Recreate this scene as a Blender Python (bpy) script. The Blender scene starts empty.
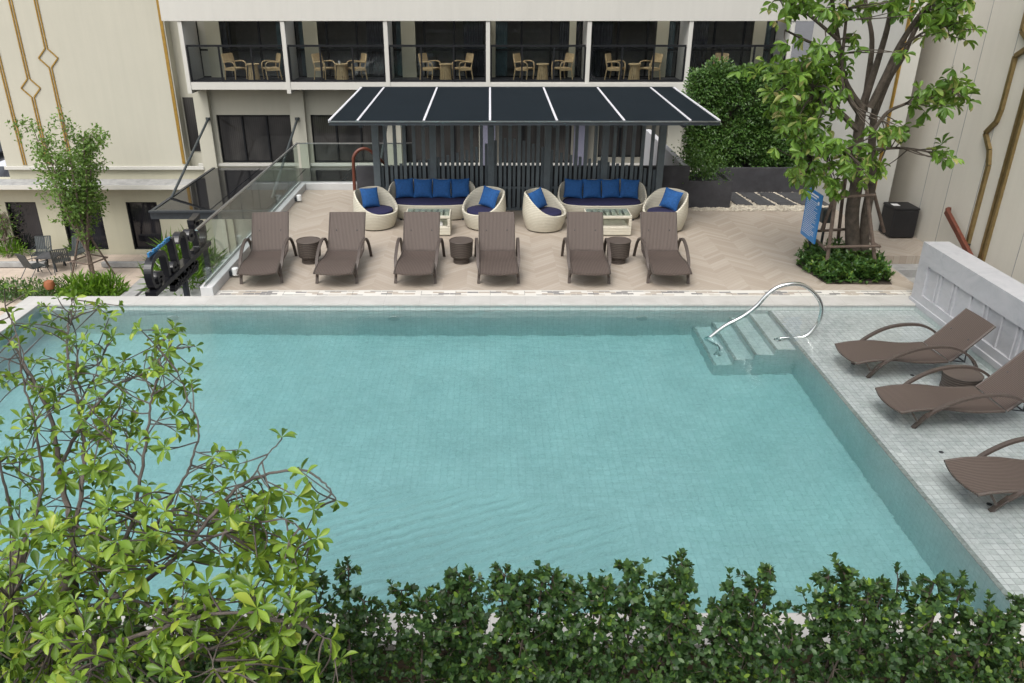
import bpy, bmesh, math, random
import numpy as np
from mathutils import Vector, Matrix
R=math.radians
rnd=random.Random(7)
S=bpy.context.scene
C=S.collection
# ------------------------------------------------------------ camera
H=5.12; PITCH=R(24.75); F=790.; PX=490.; PY=341.5
cam=bpy.data.cameras.new('camera'); co=bpy.data.objects.new('camera',cam); C.objects.link(co)
co.location=(0,0,H); co.rotation_euler=(R(90)-PITCH,0,0)
cam.sensor_width=36; cam.lens=36*F/1024; cam.shift_x=(512-PX)/1024; cam.clip_start=.05; cam.clip_end=2000
S.camera=co
_c,_s=math.cos(PITCH),math.sin(PITCH)
def ray(px,py):
    u=(px-PX)/F; v=(PY-py)/F
    return Vector((u,_c+v*_s,-_s+v*_c))
def at_z(px,py,z):
    d=ray(px,py); return Vector((0,0,H))+d*((z-H)/d.z)
def at_y(px,py,Y):
    d=ray(px,py); return Vector((0,0,H))+d*(Y/d.y)
# ------------------------------------------------------------ levels
ZD=.12      # pool deck
ZL=-5.2     # street level terrace
ZS=-.018    # tiled ledge under the water film
# ------------------------------------------------------------ materials
def nodes(m):
    m.use_nodes=True; nt=m.node_tree
    for n in list(nt.nodes): nt.nodes.remove(n)
    return nt
class G:
    """tiny node-graph helper"""
    def __init__(s,name):
        s.m=bpy.data.materials.new(name); s.nt=nodes(s.m)
        s.out=s.n('ShaderNodeOutputMaterial')
    def n(s,t,**k):
        x=s.nt.nodes.new(t)
        for a,b in k.items(): setattr(x,a,b)
        return x
    def l(s,a,b): s.nt.links.new(a,b)
    def math(s,op,a,b=None,c=None):
        x=s.n('ShaderNodeMath',operation=op)
        for i,v in enumerate((a,b,c)):
            if v is None: continue
            if isinstance(v,(int,float)): x.inputs[i].default_value=v
            else: s.l(v,x.inputs[i])
        return x.outputs[0]
    def mix(s,f,a,b,bt='MIX'):
        x=s.n('ShaderNodeMix',data_type='RGBA',blend_type=bt)
        for i,v in ((0,f),(6,a),(7,b)):
            if isinstance(v,(int,float)): x.inputs[i].default_value=v
            elif isinstance(v,tuple): x.inputs[i].default_value=(*v[:3],1)
            else: s.l(v,x.inputs[i])
        return x.outputs[2]
    def pos(s,kind='world'):
        if kind=='world': return s.n('ShaderNodeNewGeometry').outputs['Position']
        return s.n('ShaderNodeTexCoord').outputs['Object']
    def map(s,v,scale=(1,1,1),rot=(0,0,0),loc=(0,0,0)):
        x=s.n('ShaderNodeMapping'); s.l(v,x.inputs[0])
        x.inputs['Location'].default_value=loc; x.inputs['Rotation'].default_value=rot; x.inputs['Scale'].default_value=scale
        return x.outputs[0]
    def noise(s,v,scale,detail=4,rough=.55,dist=0):
        x=s.n('ShaderNodeTexNoise'); s.l(v,x.inputs['Vector']); x.inputs['Scale'].default_value=scale
        x.inputs['Detail'].default_value=detail; x.inputs['Roughness'].default_value=rough; x.inputs['Distortion'].default_value=dist
        return x.outputs['Fac']
    def ramp(s,f,stops):
        x=s.n('ShaderNodeValToRGB'); s.l(f,x.inputs[0]); e=x.color_ramp.elements
        while len(e)<len(stops): e.new(.5)
        for q,(p,c) in zip(e,stops):
            q.position=p; q.color=(*c,1) if isinstance(c,tuple) else (c,c,c,1)
        return x.outputs[0]
    def sep(s,v):
        x=s.n('ShaderNodeSeparateXYZ'); s.l(v,x.inputs[0]); return x.outputs
    def comb(s,a,b,c=0.):
        x=s.n('ShaderNodeCombineXYZ')
        for i,v in enumerate((a,b,c)):
            if isinstance(v,(int,float)): x.inputs[i].default_value=v
            else: s.l(v,x.inputs[i])
        return x.outputs[0]
    def bump(s,h,strength=.3,dist=.01):
        x=s.n('ShaderNodeBump'); s.l(h,x.inputs['Height']); x.inputs['Strength'].default_value=strength; x.inputs['Distance'].default_value=dist
        return x.outputs[0]
    def pbr(s,col,rough=.6,metal=0.,normal=None,spec=.5,**k):
        p=s.n('ShaderNodeBsdfPrincipled')
        if isinstance(col,tuple): p.inputs['Base Color'].default_value=(*col,1)
        else: s.l(col,p.inputs['Base Color'])
        if isinstance(rough,(int,float)): p.inputs['Roughness'].default_value=rough
        else: s.l(rough,p.inputs['Roughness'])
        p.inputs['Metallic'].default_value=metal; p.inputs['Specular IOR Level'].default_value=spec
        if normal is not None: s.l(normal,p.inputs['Normal'])
        for a,b in k.items(): p.inputs[a.replace('_',' ')].default_value=b
        s.l(p.outputs[0],s.out.inputs[0]); return p
def plain(name,col,rough=.6,metal=0.,var=.12,scale=6.,bump=.0,spec=.5,kind='world',bscale=40):
    g=G(name); v=g.pos(kind)
    f=g.noise(v,scale,5,.6)
    a=tuple(c*(1-var) for c in col); b=tuple(min(1,c*(1+var)) for c in col)
    c=g.ramp(f,[(.3,a),(.7,b)])
    nrm=g.bump(g.noise(v,bscale,3),bump,.01) if bump else None
    g.pbr(c,rough,metal,nrm,spec); return g.m
def wall_paint(name,col,stain=.12):
    g=G(name); v=g.pos()
    big=g.noise(v,.5,5,.6); streak=g.noise(g.map(v,(3.,3.,.18)),1.6,4,.65); fine=g.noise(v,14,3)
    f=g.math('ADD',g.math('MULTIPLY',big,.5),g.math('MULTIPLY',streak,.5))
    c=g.ramp(f,[(.33,tuple(x*(1-stain) for x in col)),(.6,col)])
    c=g.mix(g.math('MULTIPLY',fine,.08),c,(.3,.3,.28),'MIX')
    g.pbr(c,.75,0,g.bump(g.noise(v,90,2),.12,.004),.3); return g.m
def tile(name,axes,c1,c2,grout,size=.09,rough=.3,mort=.006,bstr=.15):
    g=G(name); v=g.pos(); o=g.sep(v); vec=g.comb(o[axes[0]],o[axes[1]])
    b=g.n('ShaderNodeTexBrick'); b.offset=0; b.squash=1
    g.l(vec,b.inputs['Vector']); b.inputs['Scale'].default_value=1
    b.inputs['Brick Width'].default_value=size; b.inputs['Row Height'].default_value=size
    b.inputs['Mortar Size'].default_value=mort; b.inputs['Mortar Smooth'].default_value=.2; b.inputs['Bias'].default_value=0
    b.inputs['Color1'].default_value=(*c1,1); b.inputs['Color2'].default_value=(*c2,1); b.inputs['Mortar'].default_value=(*grout,1)
    n=g.noise(v,1.5,7,.7); n2=g.noise(v,24,4,.65)
    col=g.mix(g.ramp(n,[(.36,0.),(.64,.5)]),b.outputs['Color'],tuple(x*.72 for x in c1))
    col=g.mix(g.ramp(n2,[(.42,0.),(.7,.4)]),col,tuple(min(1,x*1.25) for x in c2))
    g.pbr(col,rough,0,g.bump(b.outputs['Fac'],-bstr,.003),.5); return g.m
def foliage(name,c1,c2,c3,trans=.35,rough=.45,bright=None):
    g=G(name); geo=g.n('ShaderNodeNewGeometry')
    f=geo.outputs['Random Per Island']
    cl=g.noise(geo.outputs['Position'],2.3,2)
    f2=g.math('ADD',g.math('MULTIPLY',f,.72),g.math('MULTIPLY',cl,.28))
    st=[(.12,c1),(.45,c2),(.78,c3)]
    if bright: st.append((.90,bright))
    c=g.ramp(f2,st)
    p=g.n('ShaderNodeBsdfPrincipled'); g.l(c,p.inputs['Base Color']); p.inputs['Roughness'].default_value=rough; p.inputs['Specular IOR Level'].default_value=.4
    t=g.n('ShaderNodeBsdfTranslucent'); g.l(g.mix(.5,c,(.25,.38,.03)),t.inputs[0])
    m=g.n('ShaderNodeMixShader'); m.inputs[0].default_value=trans
    g.l(p.outputs[0],m.inputs[1]); g.l(t.outputs[0],m.inputs[2]); g.l(m.outputs[0],g.out.inputs[0]); return g.m
def pane_glass(name,tint,refl=1.0,opac=0.,body=(.02,.025,.025)):
    g=G(name); t=g.n('ShaderNodeBsdfTransparent'); t.inputs[0].default_value=(*tint,1)
    gl=g.n('ShaderNodeBsdfGlossy'); gl.inputs['Roughness'].default_value=.02
    fr=g.n('ShaderNodeFresnel'); fr.inputs[0].default_value=1.5
    base=t.outputs[0]
    if opac:
        d=g.n('ShaderNodeBsdfDiffuse'); d.inputs[0].default_value=(*body,1)
        mm=g.n('ShaderNodeMixShader'); mm.inputs[0].default_value=opac; g.l(t.outputs[0],mm.inputs[1]); g.l(d.outputs[0],mm.inputs[2]); base=mm.outputs[0]
    m=g.n('ShaderNodeMixShader'); g.l(g.math('MULTIPLY',fr.outputs[0],refl),m.inputs[0])
    g.l(base,m.inputs[1]); g.l(gl.outputs[0],m.inputs[2]); g.l(m.outputs[0],g.out.inputs[0]); return g.m
def wicker(name,c1,c2,scale=120,axis='Z',rough=.55,weave=True):
    g=G(name); v=g.pos('object')
    w=g.n('ShaderNodeTexWave',wave_type='BANDS',bands_direction=axis); g.l(v,w.inputs[0]); w.inputs['Scale'].default_value=scale; w.inputs['Distortion'].default_value=.6; w.inputs['Detail'].default_value=1
    f=w.outputs['Fac']
    n=g.noise(v,18,4,.6)
    c=g.mix(g.ramp(f,[(.1,0.),(.6,1.)]),c1,c2)
    c=g.mix(g.ramp(n,[(.4,0.),(.75,.35)]),c,tuple(x*.7 for x in c2))
    g.pbr(c,rough,0,g.bump(f,.5,.006),.35); return g.m
M={}
M['cream']=wall_paint('cream_paint',(.48,.465,.39),.07)
M['cream_dim']=wall_paint('cream_paint_lower',(.47,.45,.345),.08)
M['white_wall']=wall_paint('white_paint',(.55,.54,.50),.06)
M['lavender']=wall_paint('pale_grey_paint',(.50,.50,.52),.06)
M['taupe']=wall_paint('taupe_paint',(.22,.21,.175),.08)  # hotel wall behind the pergola: canopy shade put into the colour
M['taupe_blue']=wall_paint('blue_grey_paint',(.17,.17,.23),.06)  # lavender columns darkened, the pergola's shade painted in
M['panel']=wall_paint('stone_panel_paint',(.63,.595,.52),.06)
M['panel_dim']=wall_paint('stone_panel_recess',(.50,.47,.41),.06)  # darker copy of the panel colour, with the recess's shade in it
M['gold']=plain('gold_trim',(.40,.245,.055),.4,.6,.15,9)
M['gold_dark']=plain('antique_gold_trim',(.30,.22,.10),.35,.75,.15,9)
M['dark_metal']=plain('dark_grey_metal',(.035,.042,.050),.45,.3,.15,8)
M['frame']=plain('black_frame',(.009,.010,.012),.6,0,.1,spec=.2)
M['slat']=plain('slat_grey_blue',(.115,.14,.158),.5,.2,.12)
M['awning']=plain('awning_sheet',(.010,.0145,.019),.7,0,.08,1.2,spec=.04)
M['awning_strip']=plain('white_strip',(.62,.62,.66),.4,0,.05)
M['dark_wall']=plain('charcoal_render',(.040,.040,.046),.8,0,.3,3,.25)
M['white_kerb']=plain('white_stone',(.50,.50,.50),.55,0,.06,3,.05)
M['steel']=plain('polished_steel',(.62,.63,.62),.12,1.,.03)
M['bsteel']=plain('brushed_steel',(.50,.51,.52),.3,1.,.05)
M['copper']=plain('reddish_brown_rail',(.13,.038,.022),.42,.1,.2)
M['wood']=plain('light_teak',(.62,.46,.26),.5,0,.2,14)
M['bark']=plain('dark_bark',(.075,.060,.047),.9,0,.45,9,.8,bscale=30)
M['bark_pale']=plain('grey_brown_bark',(.17,.13,.105),.85,0,.4,16,.6,bscale=45)
M['bark_fore']=plain('grey_twig_bark',(.095,.078,.068),.85,0,.35,16,.5,bscale=45)
M['stake']=plain('weathered_stake',(.12,.088,.07),.85,0,.35,10,.4)
M['soil']=plain('soil',(.045,.035,.026),.95,0,.4,5,.6)
M['black_box']=plain('black_plastic',(.010,.010,.012),.55,0,.2)
M['white']=plain('white_matte',(.75,.75,.75),.5,0,.04)
M['blue_sign']=plain('blue_sign_face',(.028,.20,.50),.4,0,.05)
M['navy']=plain('navy_fabric',(.014,.014,.058),.9,0,.25,30,.3,bscale=300)
M['blue']=plain('blue_fabric',(.011,.078,.25),.85,0,.22,24,.35,bscale=260)
M['sign_black']=plain('black_gloss_letter',(.010,.010,.013),.28,0,.1)
M['sign_blue']=plain('blue_letter',(.035,.17,.36),.4,0,.05)
M['slate']=plain('dark_slate',(.055,.056,.060),.75,0,.3,6,.3)
M['grey_stone']=plain('grey_stone',(.30,.30,.295),.75,0,.18,4,.2)
M['tan_stone']=plain('tan_stone',(.45,.39,.32),.7,0,.1,5,.1)
M['asphalt']=plain('asphalt',(.085,.085,.09),.9,0,.25,2,.3)
M['paving']=tile('terrace_paving',(0,1),(.44,.36,.29),(.50,.42,.35),(.28,.24,.2),.6,.7,.01,.1)
M['brown_wall']=plain('brown_render',(.115,.085,.055),.85,0,.25,4,.3)
M['chair_metal']=plain('grey_powder_coat',(.055,.065,.068),.5,.2,.15)
M['cream_wicker']=wicker('cream_wicker',(.47,.44,.35),(.60,.57,.48),9,'Z')
M['brown_wicker']=wicker('brown_wicker',(.030,.024,.020),(.085,.068,.058),9,'Z')
M['sling']=wicker('brown_sling',(.036,.026,.021),(.105,.080,.068),12,'Y',.6)
M['arm']=plain('brown_frame_weave',(.065,.050,.042),.5,0,.25,40,.3,kind='object',bscale=150)
M['lens']=plain('pool_light_lens',(.30,.36,.35),.3,0,.05)
M['glass']=pane_glass('clear_balustrade_glass',(.86,.91,.89),.35)
M['smoke_glass']=pane_glass('smoked_canopy_glass',(.34,.35,.37),1.0,.25,(.05,.05,.055))
M['rail_glass']=pane_glass('balcony_glass',(.84,.86,.86),.6)
M['table_glass']=pane_glass('table_top_glass',(.88,.93,.91),.45)
M['car_white']=plain('car_white',(.55,.56,.60),.25,0,.05)
M['car_grey']=plain('car_grey',(.22,.23,.25),.25,.3,.05)
M['rubber']=plain('tyre_rubber',(.015,.015,.015),.8,0,.1)
M['terracotta']=plain('terracotta',(.26,.09,.035),.7,0,.15)
# dark window glass with a dim interior behind
def dark_window(name,c1,c2,scale):
    g=G(name); v=g.pos(); o=g.sep(v)
    vec=g.map(v,(1.0,1.0,.35))
    f=g.noise(vec,scale,3,.5,.6)
    curt=g.n('ShaderNodeTexWave',wave_type='BANDS',bands_direction='X'); g.l(v,curt.inputs[0]); curt.inputs['Scale'].default_value=4.; curt.inputs['Distortion'].default_value=1.2
    c=g.ramp(f,[(.38,c1),(.66,c2)])
    c=g.mix(g.math('MULTIPLY',curt.outputs['Fac'],.35),c,c1)
    g.pbr(c,.04,0,None,.45); return g.m
M['door_glass']=dark_window('balcony_door_glass',(.010,.012,.016),(.062,.070,.082),.9)
M['door_pane']=pane_glass('balcony_door_pane',(.86,.88,.89),.8)
M['room']=plain('room_plaster',(.62,.60,.57),.8,0,.1)
M['cur1']=plain('teal_grey_drape',(.36,.46,.48),.9,0,.12)
M['cur2']=plain('charcoal_drape',(.17,.17,.19),.9,0,.15)
M['linen']=plain('white_linen',(.65,.66,.68),.9,0,.05)
M['win_glass']=dark_window('ground_window_glass',(.022,.021,.021),(.085,.080,.075),.7)
M['shop_glass']=dark_window('terrace_window_glass',(.008,.008,.011),(.030,.030,.036),.8)
# marble
g=G('marble'); v=g.pos(); w=g.noise(g.map(v,(1,1,1.6),(.5,.3,.8)),1.7,9,.68,1.6); w2=g.noise(v,7,6,.6,.8)
c=g.ramp(w,[(.32,(.335,.34,.365)),(.47,(.395,.40,.42)),(.64,(.43,.43,.45))]); c=g.mix(g.ramp(w2,[(.5,0.),(.72,.3)]),c,(.335,.34,.37))
g.pbr(c,.38,0,None,.4); M['marble']=g.m
# chevron deck
g=G('chevron_plank_deck'); v=g.pos(); o=g.sep(v); W=.84; PW=.12
u=g.math('DIVIDE',o[0],W); fr=g.math('FRACT',u); tri=g.math('MULTIPLY',g.math('ABSOLUTE',g.math('SUBTRACT',fr,.5)),W*.95)
t=g.math('DIVIDE',g.math('ADD',o[1],tri),PW); pid=g.math('FLOOR',t); cid=g.math('FLOOR',g.math('MULTIPLY',u,2.))
wn=g.n('ShaderNodeTexWhiteNoise',noise_dimensions='2D'); g.l(g.comb(pid,cid),wn.inputs['Vector'])
c=g.ramp(wn.outputs['Value'],[(0.,(.320,.272,.222)),(.5,(.360,.312,.260)),(1.,(.390,.343,.292))])
grain=g.noise(g.comb(g.math('MULTIPLY',o[0],3.),g.math('MULTIPLY',t,3.5)),3.,5,.6)
c=g.mix(g.ramp(grain,[(.4,0.),(.75,.3)]),c,(.30,.24,.185))
seam=g.math('LESS_THAN',g.math('FRACT',t),.05); c=g.mix(g.math('MULTIPLY',seam,.5),c,(.16,.13,.10))
big=g.noise(v,.7,4); c=g.mix(g.ramp(big,[(.4,0.),(.7,.16)]),c,(.46,.40,.34))
g.pbr(c,.62,0,None,.35); M['deck']=g.m
# mosaic band along the coping
g=G('mosaic_band'); v=g.pos(); o=g.sep(v)
b=g.n('ShaderNodeTexBrick'); b.offset=.5; g.l(g.comb(g.math('ADD',o[0],.3),g.math('ADD',o[1],-12.724)),b.inputs['Vector']); b.inputs['Scale'].default_value=1
b.inputs['Brick Width'].default_value=.2; b.inputs['Row Height'].default_value=.07; b.inputs['Mortar Size'].default_value=.004
b.inputs['Color1'].default_value=(.62,.60,.56,1); b.inputs['Color2'].default_value=(.12,.115,.12,1); b.inputs['Mortar'].default_value=(.50,.48,.45,1)
px_=g.math('FRACT',g.math('DIVIDE',o[0],.6)); edge=g.math('LESS_THAN',g.math('ABSOLUTE',g.math('SUBTRACT',px_,.5)),.485)
line=g.math('LESS_THAN',px_,.012)
bc=g.n('ShaderNodeRGBToBW'); g.l(b.outputs['Color'],bc.inputs[0]); rc=g.ramp(bc.outputs[0],[(.0,(.17,.165,.165)),(.27,(.17,.165,.165)),(.271,(.36,.31,.26)),(.40,(.36,.31,.26)),(.401,(.60,.58,.54))])
c=g.mix(line,rc,(.10,.10,.10))
bor=g.math('GREATER_THAN',g.math('ABSOLUTE',g.math('SUBTRACT',o[1],12.865)),.105); c=g.mix(bor,c,(.58,.57,.53))
c=g.mix(g.ramp(g.noise(v,5,4),[(.4,0.),(.75,.3)]),c,(.5,.47,.42))
g.pbr(c,.5); M['mosaic']=g.m
# coping stones with joints
g=G('coping_stone'); v=g.pos(); o=g.sep(v)
j=g.math('LESS_THAN',g.math('FRACT',g.math('DIVIDE',o[0],.6)),.008)
c=g.ramp(g.noise(v,3,5),[(.3,(.39,.38,.36)),(.7,(.47,.46,.44))]); c=g.mix(g.math('MULTIPLY',j,.6),c,(.25,.24,.22))
g.pbr(c,.5,0,None,.4); M['coping']=g.m
TA,TB,TG=(.41,.475,.465),(.475,.53,.52),(.36,.42,.41)
M['tile_floor']=tile('pool_floor_tile',(0,1),TA,TB,TG)
M['tile_xz']=tile('pool_wall_tile_x',(0,2),TA,TB,TG)
M['tile_yz']=tile('pool_wall_tile_y',(1,2),TA,TB,TG)
M['tile_ledge']=tile('ledge_tile',(0,1),(.42,.475,.470),(.59,.635,.630),(.30,.34,.34),.083,.3,.0055)
# water
g=G('pool_water'); v=g.pos()
n1=g.noise(g.map(v,(1.,1.6,1.),(0,0,R(35))),5.5,3,.5,.4); n2=g.noise(g.map(v,(1.,2.6,1.),(0,0,R(28))),2.0,2,.5,.3)
h=g.math('ADD',g.math('MULTIPLY',n1,.35),g.math('MULTIPLY',n2,.65))
# a gust ruffles the middle of the near side
o=g.sep(v); ex=g.math('DIVIDE',g.math('ADD',o[0],.75),3.0); ey=g.math('DIVIDE',g.math('SUBTRACT',o[1],6.0),1.55)
rr=g.math('ADD',g.math('MULTIPLY',ex,ex),g.math('MULTIPLY',ey,ey)); patch=g.noise(v,1.6,3,.6)
mask=g.ramp(g.math('ADD',rr,g.math('MULTIPLY',patch,.7)),[(.5,1.),(1.15,0.)])
wv=g.n('ShaderNodeTexWave',wave_type='BANDS',bands_direction='Y'); g.l(g.map(v,(1,1,1),(0,0,R(-24))),wv.inputs[0]); wv.inputs['Scale'].default_value=2.3; wv.inputs['Distortion'].default_value=3.5; wv.inputs['Detail'].default_value=2; wv.inputs['Detail Scale'].default_value=1.4
h=g.math('ADD',h,g.math('MULTIPLY',g.math('MULTIPLY',g.math('POWER',wv.outputs['Fac'],1.6),mask),3.2))
p=g.pbr((1.,1.,1.),0.0,0,g.bump(h,.30,.04),.5); p.inputs['Transmission Weight'].default_value=1.; p.inputs['IOR'].default_value=1.33
va=g.n('ShaderNodeVolumeAbsorption'); va.inputs[0].default_value=(.28,.895,.935,1); va.inputs['Density'].default_value=.36
g.l(va.outputs[0],g.out.inputs['Volume']); M['water']=g.m
# foliage
M['leaf_front']=foliage('foreground_tree_leaf',(.060,.125,.016),(.14,.245,.028),(.25,.37,.045),.36,.36,(.40,.46,.065))
M['leaf_hedge']=foliage('front_hedge_leaf',(.014,.040,.012),(.030,.070,.019),(.058,.115,.028),.2,.45,(.15,.24,.025))
M['leaf_wall']=foliage('green_wall_leaf',(.028,.072,.016),(.050,.115,.024),(.085,.165,.036),.22,.4)
M['leaf_right']=foliage('right_tree_leaf',(.060,.135,.022),(.115,.225,.034),(.20,.34,.055),.38,.4,(.50,.38,.19))
M['leaf_terrace']=foliage('terrace_tree_leaf',(.060,.125,.026),(.105,.20,.040),(.17,.28,.065),.34,.5)
M['leaf_bright']=foliage('bright_fern_leaf',(.055,.14,.012),(.10,.22,.018),(.17,.31,.03),.34,.45)
M['leaf_bed']=foliage('bed_plant_leaf',(.028,.068,.020),(.045,.11,.026),(.080,.165,.036),.25,.35,(.20,.28,.03))
# ------------------------------------------------------------ mesh builder
class MB:
    def __init__(s): s.v=[]; s.f=[]; s.mi=[]; s.cur=0
    def add(s,vs,fs):
        o=len(s.v); s.v+= [tuple(p) for p in vs]; s.f+=[tuple(i+o for i in f) for f in fs]; s.mi+=[s.cur]*len(fs); return s
    def mat(s,i): s.cur=i; return s
    def box(s,x0,x1,y0,y1,z0,z1):
        vs=[(x0,y0,z0),(x1,y0,z0),(x1,y1,z0),(x0,y1,z0),(x0,y0,z1),(x1,y0,z1),(x1,y1,z1),(x0,y1,z1)]
        return s.add(vs,[(0,3,2,1),(4,5,6,7),(0,1,5,4),(1,2,6,5),(2,3,7,6),(3,0,4,7)])
    def prism(s,poly,z0,z1):
        n=len(poly); vs=[(x,y,z0) for x,y in poly]+[(x,y,z1) for x,y in poly]
        return s.add(vs,[tuple(range(n-1,-1,-1)),tuple(range(n,2*n))]+[(i,(i+1)%n,n+(i+1)%n,n+i) for i in range(n)])
    def prism_dir(s,pts,d):
        n=len(pts); d=Vector(d); vs=[Vector(p) for p in pts]+[Vector(p)+d for p in pts]
        return s.add(vs,[tuple(range(n-1,-1,-1)),tuple(range(n,2*n))]+[(i,(i+1)%n,n+(i+1)%n,n+i) for i in range(n)])
    def sheet(s,x0,x1,y0,y1,z): return s.add([(x0,y0,z),(x1,y0,z),(x1,y1,z),(x0,y1,z)],[(0,1,2,3)])
    def tube(s,path,rad,sides=8,cap=True):
        P=[Vector(p) for p in path]; n=len(P)
        rr=rad if isinstance(rad,(list,tuple)) else [rad]*n
        t=(P[1]-P[0]).normalized(); a=Vector((0,0,1)) if abs(t.z)<.9 else Vector((1,0,0))
        nx=t.cross(a).normalized(); vs=[];fs=[]
        for i in range(n):
            t=(P[min(i+1,n-1)]-P[max(i-1,0)]).normalized()
            nx=(nx-t*nx.dot(t)).normalized(); ny=t.cross(nx)
            for k in range(sides):
                q=2*math.pi*(k+.5)/sides; vs.append(P[i]+(nx*math.cos(q)+ny*math.sin(q))*rr[i])
        for i in range(n-1):
            for k in range(sides):
                k2=(k+1)%sides; fs.append((i*sides+k,i*sides+k2,(i+1)*sides+k2,(i+1)*sides+k))
        if cap: fs+=[tuple(range(sides-1,-1,-1)),tuple((n-1)*sides+k for k in range(sides))]
        return s.add(vs,fs)
    def bar(s,a,b,w,d,up=(0,0,1)):
        a=Vector(a); b=Vector(b); t=(b-a).normalized(); up=Vector(up)
        if abs(t.dot(up))>.98: up=Vector((0,1,0))
        x=t.cross(up).normalized(); y=x.cross(t)
        vs=[p+x*(i*w/2)+y*(j*d/2) for p in (a,b) for i,j in ((-1,-1),(1,-1),(1,1),(-1,1))]
        return s.add(vs,[(0,3,2,1),(4,5,6,7),(0,1,5,4),(1,2,6,5),(2,3,7,6),(3,0,4,7)])
    def lathe(s,prof,seg=24,c=(0,0,0)):
        vs=[];fs=[];n=len(prof)
        for r,z in prof:
            for k in range(seg):
                q=2*math.pi*k/seg; vs.append((c[0]+r*math.cos(q),c[1]+r*math.sin(q),c[2]+z))
        for i in range(n-1):
            for k in range(seg):
                k2=(k+1)%seg; fs.append((i*seg+k,i*seg+k2,(i+1)*seg+k2,(i+1)*seg+k))
        fs+=[tuple(range(seg-1,-1,-1)),tuple((n-1)*seg+k for k in range(seg))]
        return s.add(vs,fs)
    def grid(s,rows,closed=False):
        n=len(rows);m=len(rows[0]); vs=[p for r in rows for p in r]; fs=[]
        for i in range(n-1):
            for k in range(m if closed else m-1):
                k2=(k+1)%m; fs.append((i*m+k,i*m+k2,(i+1)*m+k2,(i+1)*m+k))
        return s.add(vs,fs)
    def build(s,name,mats,parent=None,smooth=False,bevel=0,world=True,kind=None):
        me=bpy.data.meshes.new(name); me.from_pydata(s.v,[],s.f); 
        if not isinstance(mats,(list,tuple)): mats=[mats]
        for m in mats: me.materials.append(m)
        if len(mats)>1: me.polygons.foreach_set('material_index',s.mi)
        bm=bmesh.new(); bm.from_mesh(me); bmesh.ops.recalc_face_normals(bm,faces=bm.faces); bm.to_mesh(me); bm.free()
        if smooth:
            me.polygons.foreach_set('use_smooth',[True]*len(me.polygons))
            if smooth!='all': me.set_sharp_from_angle(angle=R(40))
        o=bpy.data.objects.new(name,me); C.objects.link(o)
        if parent is not None:
            o.parent=parent
            if world:
                q=parent; off=Vector((0,0,0))
                while q is not None: off+=q.location; q=q.parent
                o.location=-off
        if bevel:
            b=o.modifiers.new('bevel','BEVEL'); b.width=bevel; b.segments=2; b.limit_method='ANGLE'; b.angle_limit=R(40)
        if kind: o['kind']=kind
        return o
def tag(o,label,cat,group=None):
    o['label']=label; o['category']=cat
    if group: o['group']=group
    return o
def thing(name,label,cat,loc=(0,0,0),rz=0,group=None):
    o=bpy.data.objects.new(name,None); o.empty_display_size=.2; C.objects.link(o)
    o.location=loc; o.rotation_euler=(0,0,rz); return tag(o,label,cat,group)
def copy_tree(o,parent=None):
    c=o.copy(); C.objects.link(c)
    if parent is not None: c.parent=parent
    for ch in list(o.children): copy_tree(ch,c)
    return c
def place(proto,used,loc,rz,label):
    o=proto if not used else copy_tree(proto)
    o.location=loc; o.rotation_euler=(0,0,rz); o['label']=label; return o
def spline(pts,n=6):
    P=[Vector(p) for p in pts]; out=[]
    for i in range(len(P)-1):
        a=P[max(i-1,0)];b=P[i];c=P[i+1];d=P[min(i+2,len(P)-1)]
        for k in range(n):
            t=k/n; out.append(.5*((2*b)+(c-a)*t+(2*a-5*b+4*c-d)*t*t+(3*b-a-3*c+d)*t**3))
    out.append(P[-1]); return out
# leaves: vectorised
LEAF8=(np.array([[0,0,0],[.38,-.36,.05],[.38,0,0],[.38,.36,.05],[.74,-.48,.03],[.74,0,-.05],[.74,.48,.03],[1,0,-.16]]),
       [(0,2,1),(0,3,2),(1,2,5,4),(2,3,6,5),(4,5,7),(5,6,7)])
def leaf_tmpl(st,droop,fold):
    V=[[0,0,0]]
    for (a,w) in st:
        V+=[[a,-w,fold*w*.6-droop*a*a],[a,0,-droop*a*a],[a,w,fold*w*.6-droop*a*a]]
    V.append([1,0,-droop]); n=len(st); F_=[(0,2,1),(0,3,2)]
    for i in range(n-1):
        b=1+3*i; F_+=[(b,b+1,b+4,b+3),(b+1,b+2,b+5,b+4)]
    b=1+3*(n-1); F_+=[(b,b+1,3*n+1),(b+1,b+2,3*n+1)]
    return np.array(V),F_
LEAFO=leaf_tmpl([(.25,.17),(.50,.38),(.70,.50),(.88,.36)],.26,.55)   # obovate
LEAFR=leaf_tmpl([(.18,.33),(.5,.5),(.82,.34)],.06,.08)               # oval
LEAF5=(np.array([[0,0,0],[.5,-.5,.06],[.5,0,-.02],[.5,.5,.06],[1,0,-.10]]),[(0,2,1),(0,3,2),(1,2,4),(2,3,4)])
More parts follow.
